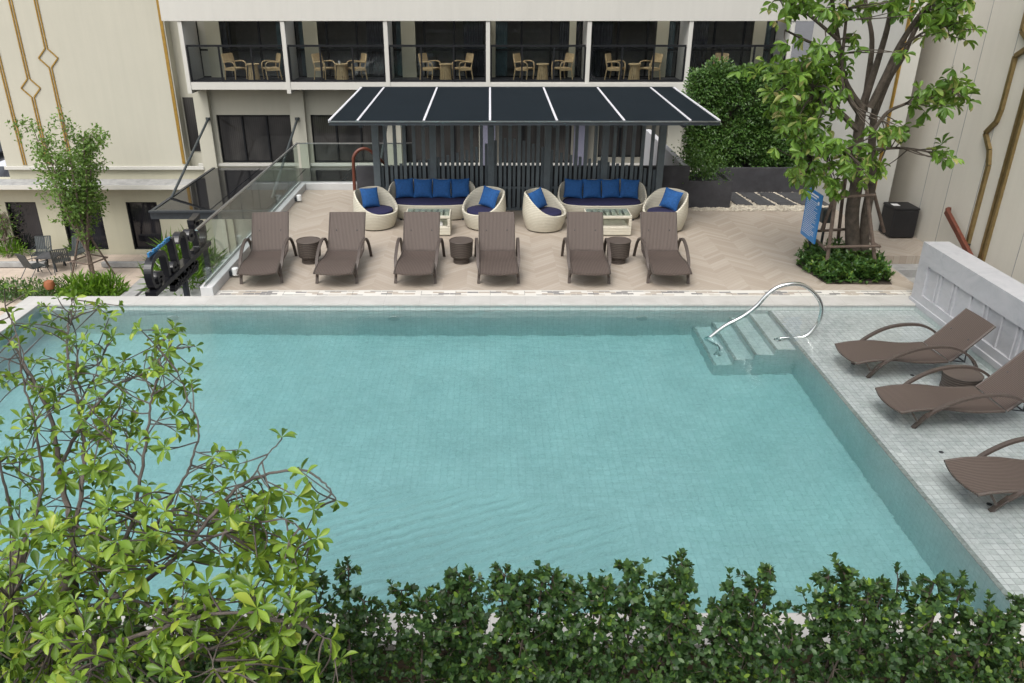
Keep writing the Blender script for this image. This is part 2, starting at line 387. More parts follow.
def leaf_mesh(name,pos,dirs,ups,ln,wd,m,parent=None,shape=LEAF5,kind=None):
    T,Fs=shape; pos=np.asarray(pos,float); d=np.asarray(dirs,float); up=np.asarray(ups,float)
    d/=np.linalg.norm(d,axis=1)[:,None]+1e-9
    x=np.cross(d,up); nx=np.linalg.norm(x,axis=1); x[nx<1e-3]=(1,0,0); x/=np.linalg.norm(x,axis=1)[:,None]
    z=np.cross(x,d); ln=np.asarray(ln,float)[:,None]; wd=np.asarray(wd,float)[:,None]
    n=len(pos); V=np.empty((n,len(T),3))
    for i,(a,b,c) in enumerate(T): V[:,i]=pos+d*(a*ln)+x*(b*wd)+z*(c*ln)
    k=len(T); loops=[];sizes=[]
    base=np.arange(n)[:,None]*k
    fl=np.concatenate([np.array(f) for f in Fs]); loops=(base+fl[None,:]).ravel()
    sz=np.tile([len(f) for f in Fs],n); st=np.concatenate([[0],np.cumsum(sz)[:-1]])
    me=bpy.data.meshes.new(name); me.vertices.add(n*k); me.vertices.foreach_set('co',V.ravel())
    me.loops.add(len(loops)); me.loops.foreach_set('vertex_index',loops.astype(np.int32))
    me.polygons.add(len(sz)); me.polygons.foreach_set('loop_start',st.astype(np.int32))
    me.update(calc_edges=True); me.validate(); me.materials.append(m)
    o=bpy.data.objects.new(name,me); C.objects.link(o)
    if parent is not None:
        o.parent=parent; o.location=-parent.location
    if kind: o['kind']=kind
    return o
def rdir(r,zb=0.):
    while True:
        v=Vector((r.uniform(-1,1),r.uniform(-1,1),r.uniform(-1,1)))
        if .05<v.length<1: break
    v.normalize(); v.z+=zb; return v.normalized()
class Leaves:
    def __init__(s): s.p=[];s.d=[];s.u=[];s.l=[];s.w=[]
    def one(s,p,d,u,l,w): s.p.append(tuple(p));s.d.append(tuple(d));s.u.append(tuple(u));s.l.append(l);s.w.append(w)
    def rosette(s,r,p,axis,n,l,w,spread=1.0,droop=.15):
        axis=Vector(axis).normalized(); a=axis.orthogonal().normalized(); b=axis.cross(a); q0=r.uniform(0,6.3)
        for i in range(n):
            q=q0+2.4*i+r.uniform(-.3,.3); k=spread*r.uniform(.6,1.25)
            d=(axis+(a*math.cos(q)+b*math.sin(q))*k*1.3); d.normalize(); d.z-=droop*r.uniform(.3,1.6)
            L=l*r.uniform(.6,1.15); s.one(p,d,axis+Vector((0,0,.6))+rdir(r)*.25,L,w*L/l*r.uniform(.85,1.15))
    def build(s,name,m,parent,shape=LEAF5,kind=None):
        return leaf_mesh(name,s.p,s.d,s.u,s.l,s.w,m,parent,shape,kind)
# ============================================================ SETTING
o=MB().sheet(-400,400,-60,600,ZL-.06).build('ground',M['asphalt'],kind='structure')
o=MB().sheet(-40,-12.75,13.0,31.0,ZL-.03).build('terrace_pavement',M['paving'],kind='structure')
o=MB().sheet(-12.75,-5.1,13.0,31.0,ZL-.03).build('driveway',M['grey_stone'],kind='structure')
o=MB().box(-12,12,-12,4.98,-3,-1.3).build('garden_bed',M['soil'],kind='structure')
PXL,PXR,PXS=-7.62,7.2,4.70   # pool left edge, right edge of ledge, edge of deep part
PY0,PY1=5.34,12.37; ZF=-1.12
o=MB().box(PXL-.22,PXS,PY0-.2,PY1+.2,ZF-.2,ZF).build('pool_floor',M['tile_floor'],kind='structure')
m=MB(); m.mat(0).box(PXL-.2,PXR+.0,PY1,PY1+.2,-1.4,.075)
m.mat(0).box(PXL-.2,PXR,PY0-.15,PY0,-1.4,-.005)
m.mat(1).box(PXL-.2,PXL,PY0,PY1,-1.4,.075)
o=m.build('pool_wall',[M['tile_xz'],M['tile_yz']],kind='structure')
# ledge: top, side facing the deep part, small upstand along marble wall
m=MB(); m.mat(0).box(PXS,PXR,PY0,PY1,-1.4,ZS)
o=m.build('pool_ledge',[M['tile_ledge']],kind='structure')
o=MB().add([(PXS-.004,PY0,-1.3),(PXS-.004,PY1,-1.3),(PXS-.004,PY1,ZS-.004),(PXS-.004,PY0,ZS-.004)],[(0,1,2,3)]).build('pool_ledge_face',M['tile_yz'],kind='structure')
o=MB().box(PXR-.02,PXR+.06,PY0-.15,PY1,-.3,.075).build('pool_ledge_upstand',M['tile_yz'],kind='structure')
# steps
SY0=10.95; tops=[-.16,-.36,-.56,-.76]; xs=[PXS-.005,4.37,4.07,3.77,3.46]
m=MB()
for i in range(4):
    m.mat(0).box(xs[i+1],xs[i]-(0 if i==0 else 0),SY0+.003*i,PY1,-1.3,tops[i])
    m.mat(1).add([(xs[i+1],SY0-.004,-1.3),(xs[i],SY0-.004,-1.3),(xs[i],SY0-.004,tops[i]-.002),(xs[i+1],SY0-.004,tops[i]-.002)],[(0,1,2,3)])
    m.mat(2).add([(xs[i+1]-.004,SY0,-1.3),(xs[i+1]-.004,PY1,-1.3),(xs[i+1]-.004,PY1,tops[i]-.002),(xs[i+1]-.004,SY0,tops[i]-.002)],[(0,1,2,3)])
    m.mat(3).box(xs[i+1]-.002,xs[i+1]+.045,SY0-.002,PY1-.002,tops[i]-.001,tops[i]+.004)
M['nosing']=plain('step_nosing_tile',(.20,.24,.23),.5,0,.4,30)
o=m.build('pool_steps',[M['tile_floor'],M['tile_xz'],M['tile_yz'],M['nosing']],kind='structure')
o=MB().box(PXS+.0,PXS+.06,PY0,PY1,ZS-.002,ZS+.004).build('ledge_nosing',M['nosing'],kind='structure')
# copings
m=MB(); m.box(-7.97,PXR+.02,PY1-.02,12.72,.075,ZD); m.box(-7.97,PXL+.02,PY0-.34,PY1-.02,.075,ZD)
m.box(PXL+.02,7.2,PY0-.36,PY0+.006,-.06,.014)
o=m.build('pool_coping',M['coping'],kind='structure',bevel=.008)
# outer pool wall, brown, seen through the hedge
o=MB().box(-7.97,7.6,PY0-.33,PY0-.15,-3,-.06).build('pool_outer_wall',M['brown_wall'],kind='structure')
o=MB().box(-7.95,PXL-.2,PY0-.15,12.7,ZL-.06,.075).build('pool_outer_wall_side',M['white_wall'],kind='structure')
# water
o=MB().box(PXL-.05,PXR-.015,PY0-.05,PY1+.05,ZF-.1,0).build('pool_water',M['water'],kind='structure')
# deck
poly=[(-4.77,13.0),(7.62,13.0),(7.62,14.88),(9.0,14.88),(9.0,21.0),(4.5,21.0),(4.5,18.6),(-2.75,18.6),(-2.75,20.22),(-4.77,20.22)]
o=MB().prism(poly,-.4,ZD).build('pool_deck',M['deck'],kind='structure')
o=MB().box(-4.99,7.62,12.722,13.0,-.4,ZD).build('mosaic_border',M['mosaic'],kind='structure')
o=MB().box(-4.99,7.6,12.73,20.4,ZL-.1,-.41).build('podium',M['grey_stone'],kind='structure')
m=MB()
for i in range(6): m.box(7.625,8.995,14.88-.34*(i+1),14.88-.34*i-.002,-2.4,ZD-.16*(i+1))
o=m.build('stair',M['grey_stone'],kind='structure',bevel=.01)
o=MB().box(7.61,7.66,12.73,14.87,-2.4,ZD-.005).build('stair_side',M['grey_stone'],kind='structure')
# ============================================================ MARBLE WALL (right)
t=thing('marble_wall','long grey veined marble parapet wall with recessed fluted panel beside the loungers','wall',(7.4,9,0))
m=MB(); z1=1.14; X0,X1,Y0,Y1=7.2,7.62,1.0,12.6
# carved face: frame around panels
m.box(X0+.04,X1,Y0,Y1-.002,-.9,z1-.002)
m.box(X0,X0+.04,Y0,Y1,.80,z1); m.box(X0,X0+.04,Y0,Y1,.0,.30); 
edges=[(12.6,12.30)]
for (a,b) in ((12.30,12.6),(9.02,9.10),(6.0,6.1),(3.0,3.1)): m.box(X0+.0,X0+.04,a,b,.30,.80)
m.build('wall_block',M['marble'],t)
m=MB()
yy=[12.0,11.9,11.55,11.45,11.05,10.7,10.6,10.25,9.9,9.8]
for y in yy: m.box(X0+.015,X0+.042,y-.022,y+.022,.30,.80)
m.box(X0+.022,X0+.042,9.10,9.72,.33,.77); m.box(X0+.022,X0+.042,6.2,8.95,.36,.74); m.box(X0+.022,X0+.042,3.2,5.9,.36,.74)
m.build('carved_panel',M['marble'],t,bevel=.006)
m=MB(); m.box(X0-.03,X0,Y0,Y1,.076,.17); m.build('plinth',M['marble'],t,bevel=.008)
# ============================================================ RIGHT BUILDING
t=thing('panelled_building','pale panelled building on the right with slim gold mouldings on its side wall','building',(9.3,10,0))
m=MB(); m.box(9.0,16,-3,18.6,-3,13)
m.build('wall',M['panel'],t)
m=MB(); m.box(8.20,8.52,16.6,21.5,-.4,13); m.build('pier',M['white_wall'],t)
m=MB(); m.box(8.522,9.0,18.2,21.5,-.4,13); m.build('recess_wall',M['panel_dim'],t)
m=MB()
for y in (16.2,15.35,14.4,12.85): m.box(8.994,9.0,y-.006,y+.006,-2,13)
for (y0,y1,z) in ((11.0,12.84,1.9),(11.0,12.84,3.95),(8.0,11,6.2)): m.box(8.994,9.0,y0,y1,z-.006,z+.006)
m.build('panel_joint',M['grey_stone'],t)
def goldstrip(px_pts,off,w=.07):
    # path on the wall plane X=9
    path=[]
    for (px,py) in px_pts:
        d=ray(px,py); k=9.0/d.x; p=Vector((0,0,H))+d*k; path.append(p)
    return path
def ribbon_x(m,path,w,d,x):
    for a,b in zip(path[:-1],path[1:]):
        m.bar((x,a.y,a.z),(x,b.y,b.z),d,w,up=(0,1,0) if abs(b.z-a.z)>abs(b.y-a.y) else (0,0,1))
pA=goldstrip([(972,234),(989,165),(991,150),(987,133),(998,122),(1003,110),(1024,22)],.07)
Yg=pA[0].y
k=pA[2:5]
zs=[p.z for p in pA]
path=[Vector((9,Yg,-1.5)),Vector((9,Yg,zs[1])),pA[2],pA[3],pA[4],pA[5]]
Yh=pA[5].y
path+= [Vector((9,Yh,3.9)),Vector((9,Yh-.35,4.1)),Vector((9,Yh,4.3)),Vector((9,Yh,13))]
m=MB(); ribbon_x(m,path,.075,.06,8.97); m.build('gold_moulding',M['gold_dark'],t)
pB=goldstrip([(983,258),(1023,97)],.07); 
m=MB(); 
for dy in (-.05,.05): m.box(8.95,9.0,pB[0].y+dy-.028,pB[0].y+dy+.028,-1.5,13)
m.build('gold_moulding',M['gold_dark'],t)
m=MB(); m.box(8.165,8.20,16.60,16.68,ZD,13); m.build('gold_corner_trim',M['gold'],t)
# handrail on that wall
a=at_z(948,212,1.0); 
hp=[(8.94,15.02,1.02),(8.86,14.98,1.0),(8.86,14.5,.76),(8.86,13.2,.09),(8.86,11.6,-.73)]
t=thing('wall_handrail','reddish brown sloping handrail fixed to the pale right wall above the stairs','handrail',(8.9,13.4,.2))
m=MB(); 
for a,b in zip(hp[1:-1],hp[2:]): m.bar(a,b,.07,.11)
m.bar(hp[0],hp[1],.07,.11); m.build('rail',M['copper'],t,bevel=.01)
for y,z in ((14.2,.60),(12.6,-.22)): MB().bar((8.86,y,z),(8.995,y,z-.03),.03,.03).build('bracket',M['dark_metal'],t)
# black box
t=thing('black_cabinet','matt black box with a small white label on its lid beside the right wall','cabinet',(8.68,16.3,ZD))
m=MB(); m.box(8.40,8.92,16.02,16.55,ZD+.02,ZD+.60); m.build('body',M['black_box'],t,bevel=.02)
m=MB(); m.box(8.395,8.925,16.015,16.555,ZD+.603,ZD+.65); m.build('lid',M['black_box'],t,bevel=.012)
m=MB(); m.box(8.46,8.60,16.22,16.38,ZD+.652,ZD+.656); m.build('label',M['white'],t)
# ============================================================ HOTEL (back)
HX0,HX1=-11.45,13.0; YB=30.0; YW=31.5
fx=[-10.95,-7.33,-3.70,-.07,3.52,7.11,10.7]
t=thing('hotel_building','long cream hotel block with glazed balconies and dark windows behind the pool terrace','building',(0,31,ZL))
hotel=t
m=MB(); 
def wall_with_holes(m,x0,x1,z0,z1,holes,y0,y1):
    holes=sorted(holes); x=x0
    for (a,b,c,d) in holes:
        if a>x: m.box(x,a,y0,y1,z0,z1)
        m.box(a,b,y0,y1,z0,c); m.box(a,b,y0,y1,d,z1); x=b
    m.box(x,x1,y0,y1,z0,z1)
wins=[(fx[i]+.42,fx[i+1]-.36,-1.52,.32) for i in range(4)]+[(fx[4]+.7,fx[5]-1.2,-1.3,.1)]
wall_with_holes(m,-10.74,-.07,ZL-.1,1.3,wins[:3],31.2,31.45)
m.build('wall',M['cream'],t)
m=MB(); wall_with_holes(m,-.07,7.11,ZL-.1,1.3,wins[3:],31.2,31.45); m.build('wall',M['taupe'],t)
m=MB(); m.box(7.11,HX1,31.2,31.45,ZL-.1,1.3); m.build('wall',M['cream'],t)
for (a,b,c,d) in wins:
    w=MB().box(a,b,31.36,31.38,c,d).build('window',M['win_glass'],t)
    f=MB(); f.box(a,b,31.28,31.35,d-.06,d); f.box(a,b,31.26,31.35,c,c+.06)
    n=3 if b-a>2.3 else 2
    for k in range(n+1):
        x=a+(b-a)*k/n; f.box(max(a,x-.03),min(b,x+.03),31.285,31.352,c+.06,d-.06)
    fo=f.build('frame',M['frame'],w); fo.location=(0,0,0)
for i,x in enumerate(fx[:-1]):
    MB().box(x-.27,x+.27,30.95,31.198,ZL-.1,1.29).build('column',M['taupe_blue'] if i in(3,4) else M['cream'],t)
MB().box(HX0,HX1,31.08,31.198,-1.62,-1.52).build('sill_band',M['white_wall'],t)
# storeys: fins, slabs, doors, railings
m=MB(); m.box(-11.55,HX1,29.95,30.35,3.72,5.0); m.build('parapet_band',M['white_wall'],t,bevel=.01)
for x in fx:
    MB().box(x-.075,x+.075,29.98,31.5,1.26,3.72).build('fin',M['white_wall'],t,bevel=.008)
for i in range(6):
    a,b=fx[i]+.075,fx[i+1]-.075
    MB().box(a,b,30.0,31.6,1.40,1.66).build('balcony_slab',M['white_wall'],t)
    d=MB().box(a,b,YW,YW+.02,1.66,3.72).build('balcony_door',M['door_pane'],t)
    q=MB(); q.box(a-.07,b+.07,34.6,34.7,1.5,3.9); q.box(a-.07,a-.01,31.53,34.6,1.5,3.9); q.box(b+.01,b+.07,31.53,34.6,1.5,3.9); q.box(a,b,31.53,34.6,3.75,3.9); q.box(a,b,31.61,34.6,1.5,1.66)
    q.build('room_shell',M['room'],t)
    for side,wd,mm in ((0,.55,'cur1'),(1,.75,'cur2')) if i in (1,2,3) else ((0,.9,'cur2'),(1,.5,'cur1')):
        q=MB(); rows=[]
        for k in range(25):
            xx=(a+.1+wd*k/24) if side==0 else (b-.1-wd+wd*k/24); yy=31.72+.045*math.sin(k*2.1); rows.append([(xx,yy,1.68),(xx,yy,3.7)])
        q.grid(rows); q.build('drape',M[mm],t)
    f=MB(); f.box(a,b,YW-.05,YW-.005,3.66,3.72); f.box(a,b,YW-.05,YW-.005,2.62,2.68); f.box(a,b,YW-.05,YW-.005,1.66,1.72)
    for q in (0,.34,.66,1): f.box(max(a,a+(b-a)*q-.035),min(b,a+(b-a)*q+.035),YW-.055,YW-.004,1.66,3.72)
    fo=f.build('frame',M['frame'],d); fo.location=(0,0,0)
    # reveal beside the fin
    q=MB()
    if i<3: q.box(a+.32,a+.85,YW-.10,YW-.06,1.66,3.72)
    elif i>3: q.box(b-.85,b-.4,YW-.10,YW-.06,1.66,3.72)
    else: q.box(a+.02,a+.2,YW-.10,YW-.06,1.66,3.72); q.box(b-.5,b-.25,YW-.10,YW-.06,1.66,3.72)
    q.build('curtain',M['cream_dim'],t)
    MB().box(a,b,30.02,31.48,1.663,1.675).build('balcony_floor',M['dark_wall'],t)
    r=MB(); r.box(a+.02,b-.02,30.05,30.10,2.86,2.93); r.box(a+.02,b-.02,30.06,30.09,1.70,1.74)
    for q in (0.01,1/3,2/3,.99): r.box(a+(b-a)*q-.03,a+(b-a)*q+.03,30.05,30.10,1.675,2.86)
    ro=r.build('railing',M['frame'],t)
    for k in range(3):
        x0=a+(b-a)*k/3+.035; x1=a+(b-a)*(k+1)/3-.035
        go=MB().box(x0,x1,30.07,30.08,1.745,2.855).build('glass_panel',M['rail_glass'],ro); go.location=(0,0,0)
m=MB(); m.box(-.0,7.15,29.93,29.978,1.05,1.62); m.build('white_beam',M['white_wall'],t)
# the floors above, seen mirrored in the pool
for k in range(4):
    z=5.0+2.65*k
    MB().box(HX0,HX1,31.0,31.2,z,z+1.8).build('upper_window_band',M['door_glass'],t)
    MB().box(-11.55,HX1,29.95,31.2,z+1.8,z+2.65).build('parapet_band',M['cream'],t)
    for x in fx: MB().box(x-.075,x+.075,30.0,31.0,z,z+1.8).build('fin',M['white_wall'],t)
# balcony chairs and tables
def chair_proto():
    t=thing('balcony_armchair','x','armchair',(0,0,0),0,'teak armchairs on the balconies')
    m=MB()
    m.box(-.25,.25,-.25,.25,.38,.42); m.build('seat',M['wood'],t,world=False)
    m=MB(); m.add([(-.24,.245,.60),(.24,.245,.60),(.24,.275,.60),(-.24,.275,.60),(-.24,.32,.90),(.24,.32,.90),(.24,.35,.90),(-.24,.35,.90)],[(0,3,2,1),(4,5,6,7),(0,1,5,4),(1,2,6,5),(2,3,7,6),(3,0,4,7)])
    m.build('backrest',M['wood'],t,world=False)
    for s in (-1,1):
        m=MB(); m.tube(spline([(s*.29,-.24,0),(s*.29,-.27,.35),(s*.29,-.25,.58),(s*.29,-.10,.64),(s*.29,.15,.62),(s*.27,.28,.60)],4),.022,6); m.build('armrest',M['wood'],t,world=False,smooth=True)
        m=MB(); m.tube([(s*.26,.30,0),(s*.26,.23,.42),(s*.26,.33,.88)],.022,6); m.build('leg',M['wood'],t,world=False)
        m=MB(); m.bar((s*.27,-.25,.36),(s*.27,.25,.36),.03,.06); m.build('side_rail',M['wood'],t,world=False)
    return t
def btable_proto():
    t=thing('balcony_table','x','side table',(0,0,0),0,'slatted tapered tables on the balconies')
    m=MB(); m.lathe([(.22,.52),(.235,.53),(.235,.56),(.22,.57)],20); m.build('tabletop',M['wood'],t,world=False)
    m=MB()
    for k in range(16):
        q=2*math.pi*k/16; c,s_=math.cos(q),math.sin(q); m.bar((.205*c,.205*s_,0),(.15*c,.15*s_,.52),.052,.02,up=(c,s_,0))
    m.lathe([(.19,.03),(.19,.05)],16); m.build('base',M['wood'],t,world=False)
    return t
cp=chair_proto(); bp=btable_proto(); used=False; ub=False
bay=['leftmost','second from left','third from left','fourth from left','fifth from left','rightmost']
cl=[(236,272,254),(325,357,342),(430.5,462.5,446),(524,562,542.5),(615,649.5,634)]
for i,(a,b,tb) in enumerate(cl):
    for k,(px,sd) in enumerate(((a,'left'),(b,'right'))):
        p=at_y(px,75,30.75); rz=R(62) if sd=='left' else R(-62)
        place(cp,used,(p.x,30.75,1.675),rz,f'light teak armchair at the {sd} of the table on the {bay[i]} balcony'); used=True
    p=at_y(tb,75,30.6)
    place(bp,ub,(p.x,30.6,1.675),0,f'tapered slatted wooden table between two armchairs on the {bay[i]} balcony'); ub=True
p=at_y(716,75,30.8); place(cp,True,(p.x,30.8,1.675),R(-40),'lone teak armchair on the rightmost balcony, mostly hidden by the green wall')
# small items on second balcony table
p=at_y(341,75,30.6)
t=tag(MB().lathe([(.03,0),(.045,.05),(.05,.09),(.045,.09)],12,(p.x-.02,30.55,2.245)).build('cup',M['white'],smooth=True),'small white cup on the second balcony table','cup')
for i_,(xa_b,l_) in enumerate(((fx[1]+2.05,'white made bed dimly seen behind the second balcony door from left'),(fx[2]+.35,'white made bed dimly seen behind the third balcony door from left'))):
    t=thing('bed',l_,'bed',(xa_b,32.2,1.66))
    MB().box(xa_b,xa_b+1.2,32.1,34.0,1.70,1.95).build('base',M['room'],t); MB().box(xa_b-.02,xa_b+1.22,32.08,34.0,1.952,2.2).build('mattress',M['linen'],t,bevel=.05)
    for k in (0,1): MB().box(xa_b+.08+.55*k,xa_b+.55+.55*k,33.5,33.9,2.203,2.36).build('pillow',M['linen'],t,bevel=.05)
# ============================================================ LEFT BUILDING
t=thing('cream_building','plain cream building at left with thin gold wall mouldings and diamond motifs','building',(-16,32,ZL))
LB=t
m=MB(); m.box(-18.95,-11.87,31.0,36,-1.75,13); m.box(-11.87,-10.4,31.46,36,-1.75,13); m.build('wall',M['cream'],t)
MB().box(-19.0,-11.2,30.90,30.998,-1.72,-1.60).build('ledge',M['white_wall'],t)
MB().box(-11.80,-11.14,31.42,31.455,-1.10,.94).build('window',M['win_glass'],t)
lw=[(-19.43,-18.2,-5.04,-3.05),(-17.25,-15.65,-5.04,-3.05),(-14.6,-13.35,-5.04,-3.05)]
m=MB(); wall_with_holes(m,-26,-10.4,ZL-.1,-2.12,lw,31.05,31.4); m.box(-18.95,-10.4,31.05,31.4,-2.12,-1.76); m.build('lower_wall',M['cream_dim'],t)
for i,(a,b,c,d) in enumerate(lw):
    w=MB().box(a,b,31.2,31.22,c,d).build('window',M['shop_glass'],t)
    f=MB(); f.box(a,b,31.10,31.19,d-.05,d); f.box(a,b,31.10,31.19,c,c+.05)
    for x in (a,b-.05): f.box(x,x+.05,31.10,31.19,c+.05,d-.05)
    fo=f.build('frame',M['frame'],w); fo.location=(0,0,0)
m=MB(); m.prism_dir([(-27,30.4,-2.34),(-27,31.04,-2.30),(-27,31.04,-2.12),(-27,30.4,-2.22)],(15.4,0,0)); m.build('street_awning',M['grey_stone'],t)
MB().box(-27,-11.6,30.37,30.4,-2.38,-2.21).build('awning_edge',M['white_wall'],t)
def gold_line(x,zlist,name='gold_moulding',dia=None,w=.042,dbl=True):
    m=MB(); y=30.965; offs=(-.045,.045) if dbl else (0,)
    for o_ in offs:
        if dia is None: m.box(x+o_-w/2,x+o_+w/2,y,31.0,zlist[0],zlist[1])
        else:
            hh=.33; ww=.36
            for (a,b) in ((zlist[0],dia-hh),(dia+hh,zlist[1])): m.box(x+o_-w/2,x+o_+w/2,y,31.0,a,b)
            sg=-1 if o_<0 else 1
            m.bar((x+o_,y+.018,dia+hh),(x+sg*ww,y+.018,dia),w,.034,up=(0,1,0)); m.bar((x+sg*ww,y+.018,dia),(x+o_,y+.018,dia-hh),w,.034,up=(0,1,0))
    if dia is None and dbl: pass
    m.build(name,M['gold'],t)
gold_line(-18.2,(-1.55,13)); gold_line(-17.28,(-1.55,13),dia=at_y(29.5,88,31).z); gold_line(-16.37,(-1.55,13),dia=at_y(48.5,58,31).z)
gold_line(-11.97,(-1.5,13),w=.11,dbl=False)
# entrance canopy with tie rods
t=thing('entrance_canopy','smoked glass entrance canopy with grey steel edge hung from rods below the hotel','canopy',(-7.5,28,-1.7))
X0,X1,Y0,Y1,zc=-10.75,-3.6,24.7,30.9,-1.65
m=MB()
for i in range(4):
    a=X0+(X1-X0)*i/4; b=X0+(X1-X0)*(i+1)/4; m.box(a+.02,b-.02,Y0+.02,Y1-.02,zc-.02,zc)
m.build('glass_roof',M['smoke_glass'],t)
m=MB(); m.box(X0,X1,Y0-.1,Y0,zc-.26,zc+.02); m.box(X0-.1,X0,Y0-.1,Y1,zc-.26,zc+.02); m.box(X0-.1,X1,Y0-.2,Y0-.1,zc-.02,zc+.03)
m.build('steel_edge',M['dark_metal'],t)
m=MB()
for i in range(1,4):
    a=X0+(X1-X0)*i/4; m.box(a-.06,a+.06,Y0,Y1,zc-.24,zc-.022)
m.build('beam',M['dark_metal'],t)
for x in (-10.75,-7.35,-3.9):
    m=MB(); m.tube([(x,30.93,.22),(x,26.2,zc)],.045,8); m.lathe([(.09,0),(.09,.1)],10,(x,30.9,.17)); m.build('tie_rod',M['chair_metal'],t)
for x in (-9.6,):
    MB().box(x-.1,x+.1,25.0,25.2,ZL-.05,zc-.25).build('post',M['dark_metal'],t)
# ============================================================ PERGOLA + SCREEN
t=thing('pergola','dark flat pergola roof with thin white strips over the lounge seating','pergola',(.6,18.3,ZD))
def onplane(px,py):   # roof plane through (Y 16.3,z 2.50) and (Y 20.7,z 2.60)
    d=ray(px,py); k=.10/4.4; z0=2.50-16.3*k
    tt=(z0-H)/(d.z-k*d.y); return Vector((0,0,H))+d*tt
c=[onplane(328,121),onplane(720.5,121),onplane(675,89),onplane(361,89)]
xl=(c[0].x+c[3].x)/2; xr=(c[1].x+c[2].x)/2; ya,yb=16.3,20.7
def rz_(y): return 2.50+(y-16.3)*.10/4.4
m=MB(); m.prism_dir([(xl,ya,rz_(ya)),(xl,yb,rz_(yb)),(xl,yb,rz_(yb)-.03),(xl,ya,rz_(ya)-.03)],(xr-xl,0,0)); m.build('roof_sheet',M['awning'],t)
sx=[(356+384)/2]; 
strips=[onplane(a,121).x*.5+onplane(b,89).x*.5 for a,b in ((356,384),(422.5,437.5),(490,490),(557,544),(624.5,598.5),(691,652))]
m=MB()
for x in strips: m.prism_dir([(x-.022,ya,rz_(ya)+.0),(x-.022,yb,rz_(yb)+.0),(x-.022,yb,rz_(yb)+.014),(x-.022,ya,rz_(ya)+.014)],(.044,0,0))
for x in (xl,xr): m.prism_dir([(x-.025,ya,rz_(ya)-.04),(x-.025,yb,rz_(yb)-.04),(x-.025,yb,rz_(yb)+.016),(x-.025,ya,rz_(ya)+.016)],(.05,0,0))
m.build('joint_strip',M['awning_strip'],t)
m=MB(); m.box(xl,xr,ya-.06,ya-.001,rz_(ya)-.085,rz_(ya)-.004); m.box(xl,xr,yb+.001,yb+.06,rz_(yb)-.12,rz_(yb)+.02); m.build('fascia',M['dark_metal'],t)
MB().box(xl,xr,ya-.075,ya-.061,rz_(ya)-.02,rz_(ya)+.006).build('edge_trim',M['bsteel'],t)
ppx=[377,433.5,491,547,604,660]; YS=18.28
posts=[at_y(px,165,YS).x for px in ppx]
for x in posts:
    MB().box(x-.075,x+.075,YS-.07,YS+.07,ZD,rz_(YS)-.031).build('post',M['slat'],t)
m=MB()
for x in posts: m.box(x-.04,x+.04,ya,yb,rz_(YS)-.18,rz_(ya)-.032)
m.build('rafter',M['dark_metal'],t)
t=thing('slat_screen','dark grey slatted screen of tall and stepped uprights behind the sofas','screen',(.6,18.3,ZD))
m=MB(); m2=MB(); n=5
for a,b in zip(posts[:-1],posts[1:]):
    for k in range(n):
        x=a+(b-a)*(k+1)/(n+1); m.box(x-.038,x+.038,YS-.03,YS+.03,ZD+.05,rz_(YS)-.19)
    for k in range(n+1):
        x=a+(b-a)*(k+.5)/(n+1); fr=abs(x-.45)/3.3; zt=1.62-.55*fr+(.18*math.exp(-((x-.45)/.9)**2))
        m2.box(x-.032,x+.032,YS+.04,YS+.085,ZD+.05,zt)
m.build('tall_slats',M['slat'],t); m2.build('short_slats',M['slat'],t)
m=MB(); m.box(posts[0],posts[-1],YS-.04,YS+.09,ZD+.0,ZD+.05); m.box(posts[0],posts[-1],YS+.03,YS+.09,ZD+.5,ZD+.54); m.build('bottom_rail',M['slat'],t)
# low dark wall behind
xa,xb=at_y(356,167,18.48).x,at_y(690,167,18.48).x
t=thing('low_wall','low charcoal wall running behind the slatted screen with a pale top at its right end','wall',(.8,18.6,ZD))
m=MB(); m.box(xa,xb,18.45,18.62,-.4,1.1); m.build('wall_block',M['dark_wall'],t)
m=MB(); m.box(xb-.14,xb,18.622,23.5,-.4,1.095); m.build('wall_return',M['lavender'],t)
# ============================================================ PLANTERS, GREEN WALL, STEPPING STONES
t=thing('short_planter','short charcoal planter box with a bushy shrub at the end of the low wall','planter',(5.2,18.9,ZD))
m=MB(); m.box(4.50+.02,5.72,18.46,18.52,-.2,.76); m.box(4.52,4.58,18.52,19.86,-.2,.76); m.box(5.66,5.72,18.52,19.86,-.2,.76); m.box(4.58,5.66,18.52,19.8,-.2,.68); m.build('box',M['dark_wall'],t)
L=Leaves(); r=random.Random(3)
for i in range(1700):
    p=Vector((r.gauss(0,.30),r.gauss(0,.34),abs(r.gauss(0,.42)))); p.x=max(-.6,min(.6,p.x))
    L.one(Vector((5.1,19.1,.74))+p,rdir(r,.2),rdir(r,1.0),r.uniform(.05,.085),.04)
L.build('shrub',M['leaf_wall'],t)
t=thing('long_planter','long low charcoal planter under the green wall','planter',(7,20.2,ZD))
m=MB(); m.box(5.74,8.19,19.9,20.0,-.2,.76); m.box(5.74,8.19,20.0,20.9,-.2,.66); m.build('box',M['dark_wall'],t,bevel=.008)
t=thing('green_wall','tall dense green hedge wall of small leaves above the charcoal planters','hedge',(6.3,20.9,.5))
L=Leaves(); r=random.Random(11)
def hx(z): return 0
GX0=at_y(690,100,20.6).x; GX1=8.15
ncl=[(r.uniform(GX0+.05,GX1),r.uniform(20.2,20.45),r.uniform(.75,3.1),r.uniform(.16,.27)) for _ in range(300)]
ncl+=[(GX0+.05+(GX1-GX0)*k/34,20.35,2.98,.22) for k in range(35)]+[(GX0+.08,20.35,.8+2.1*k/17,.2) for k in range(18)]
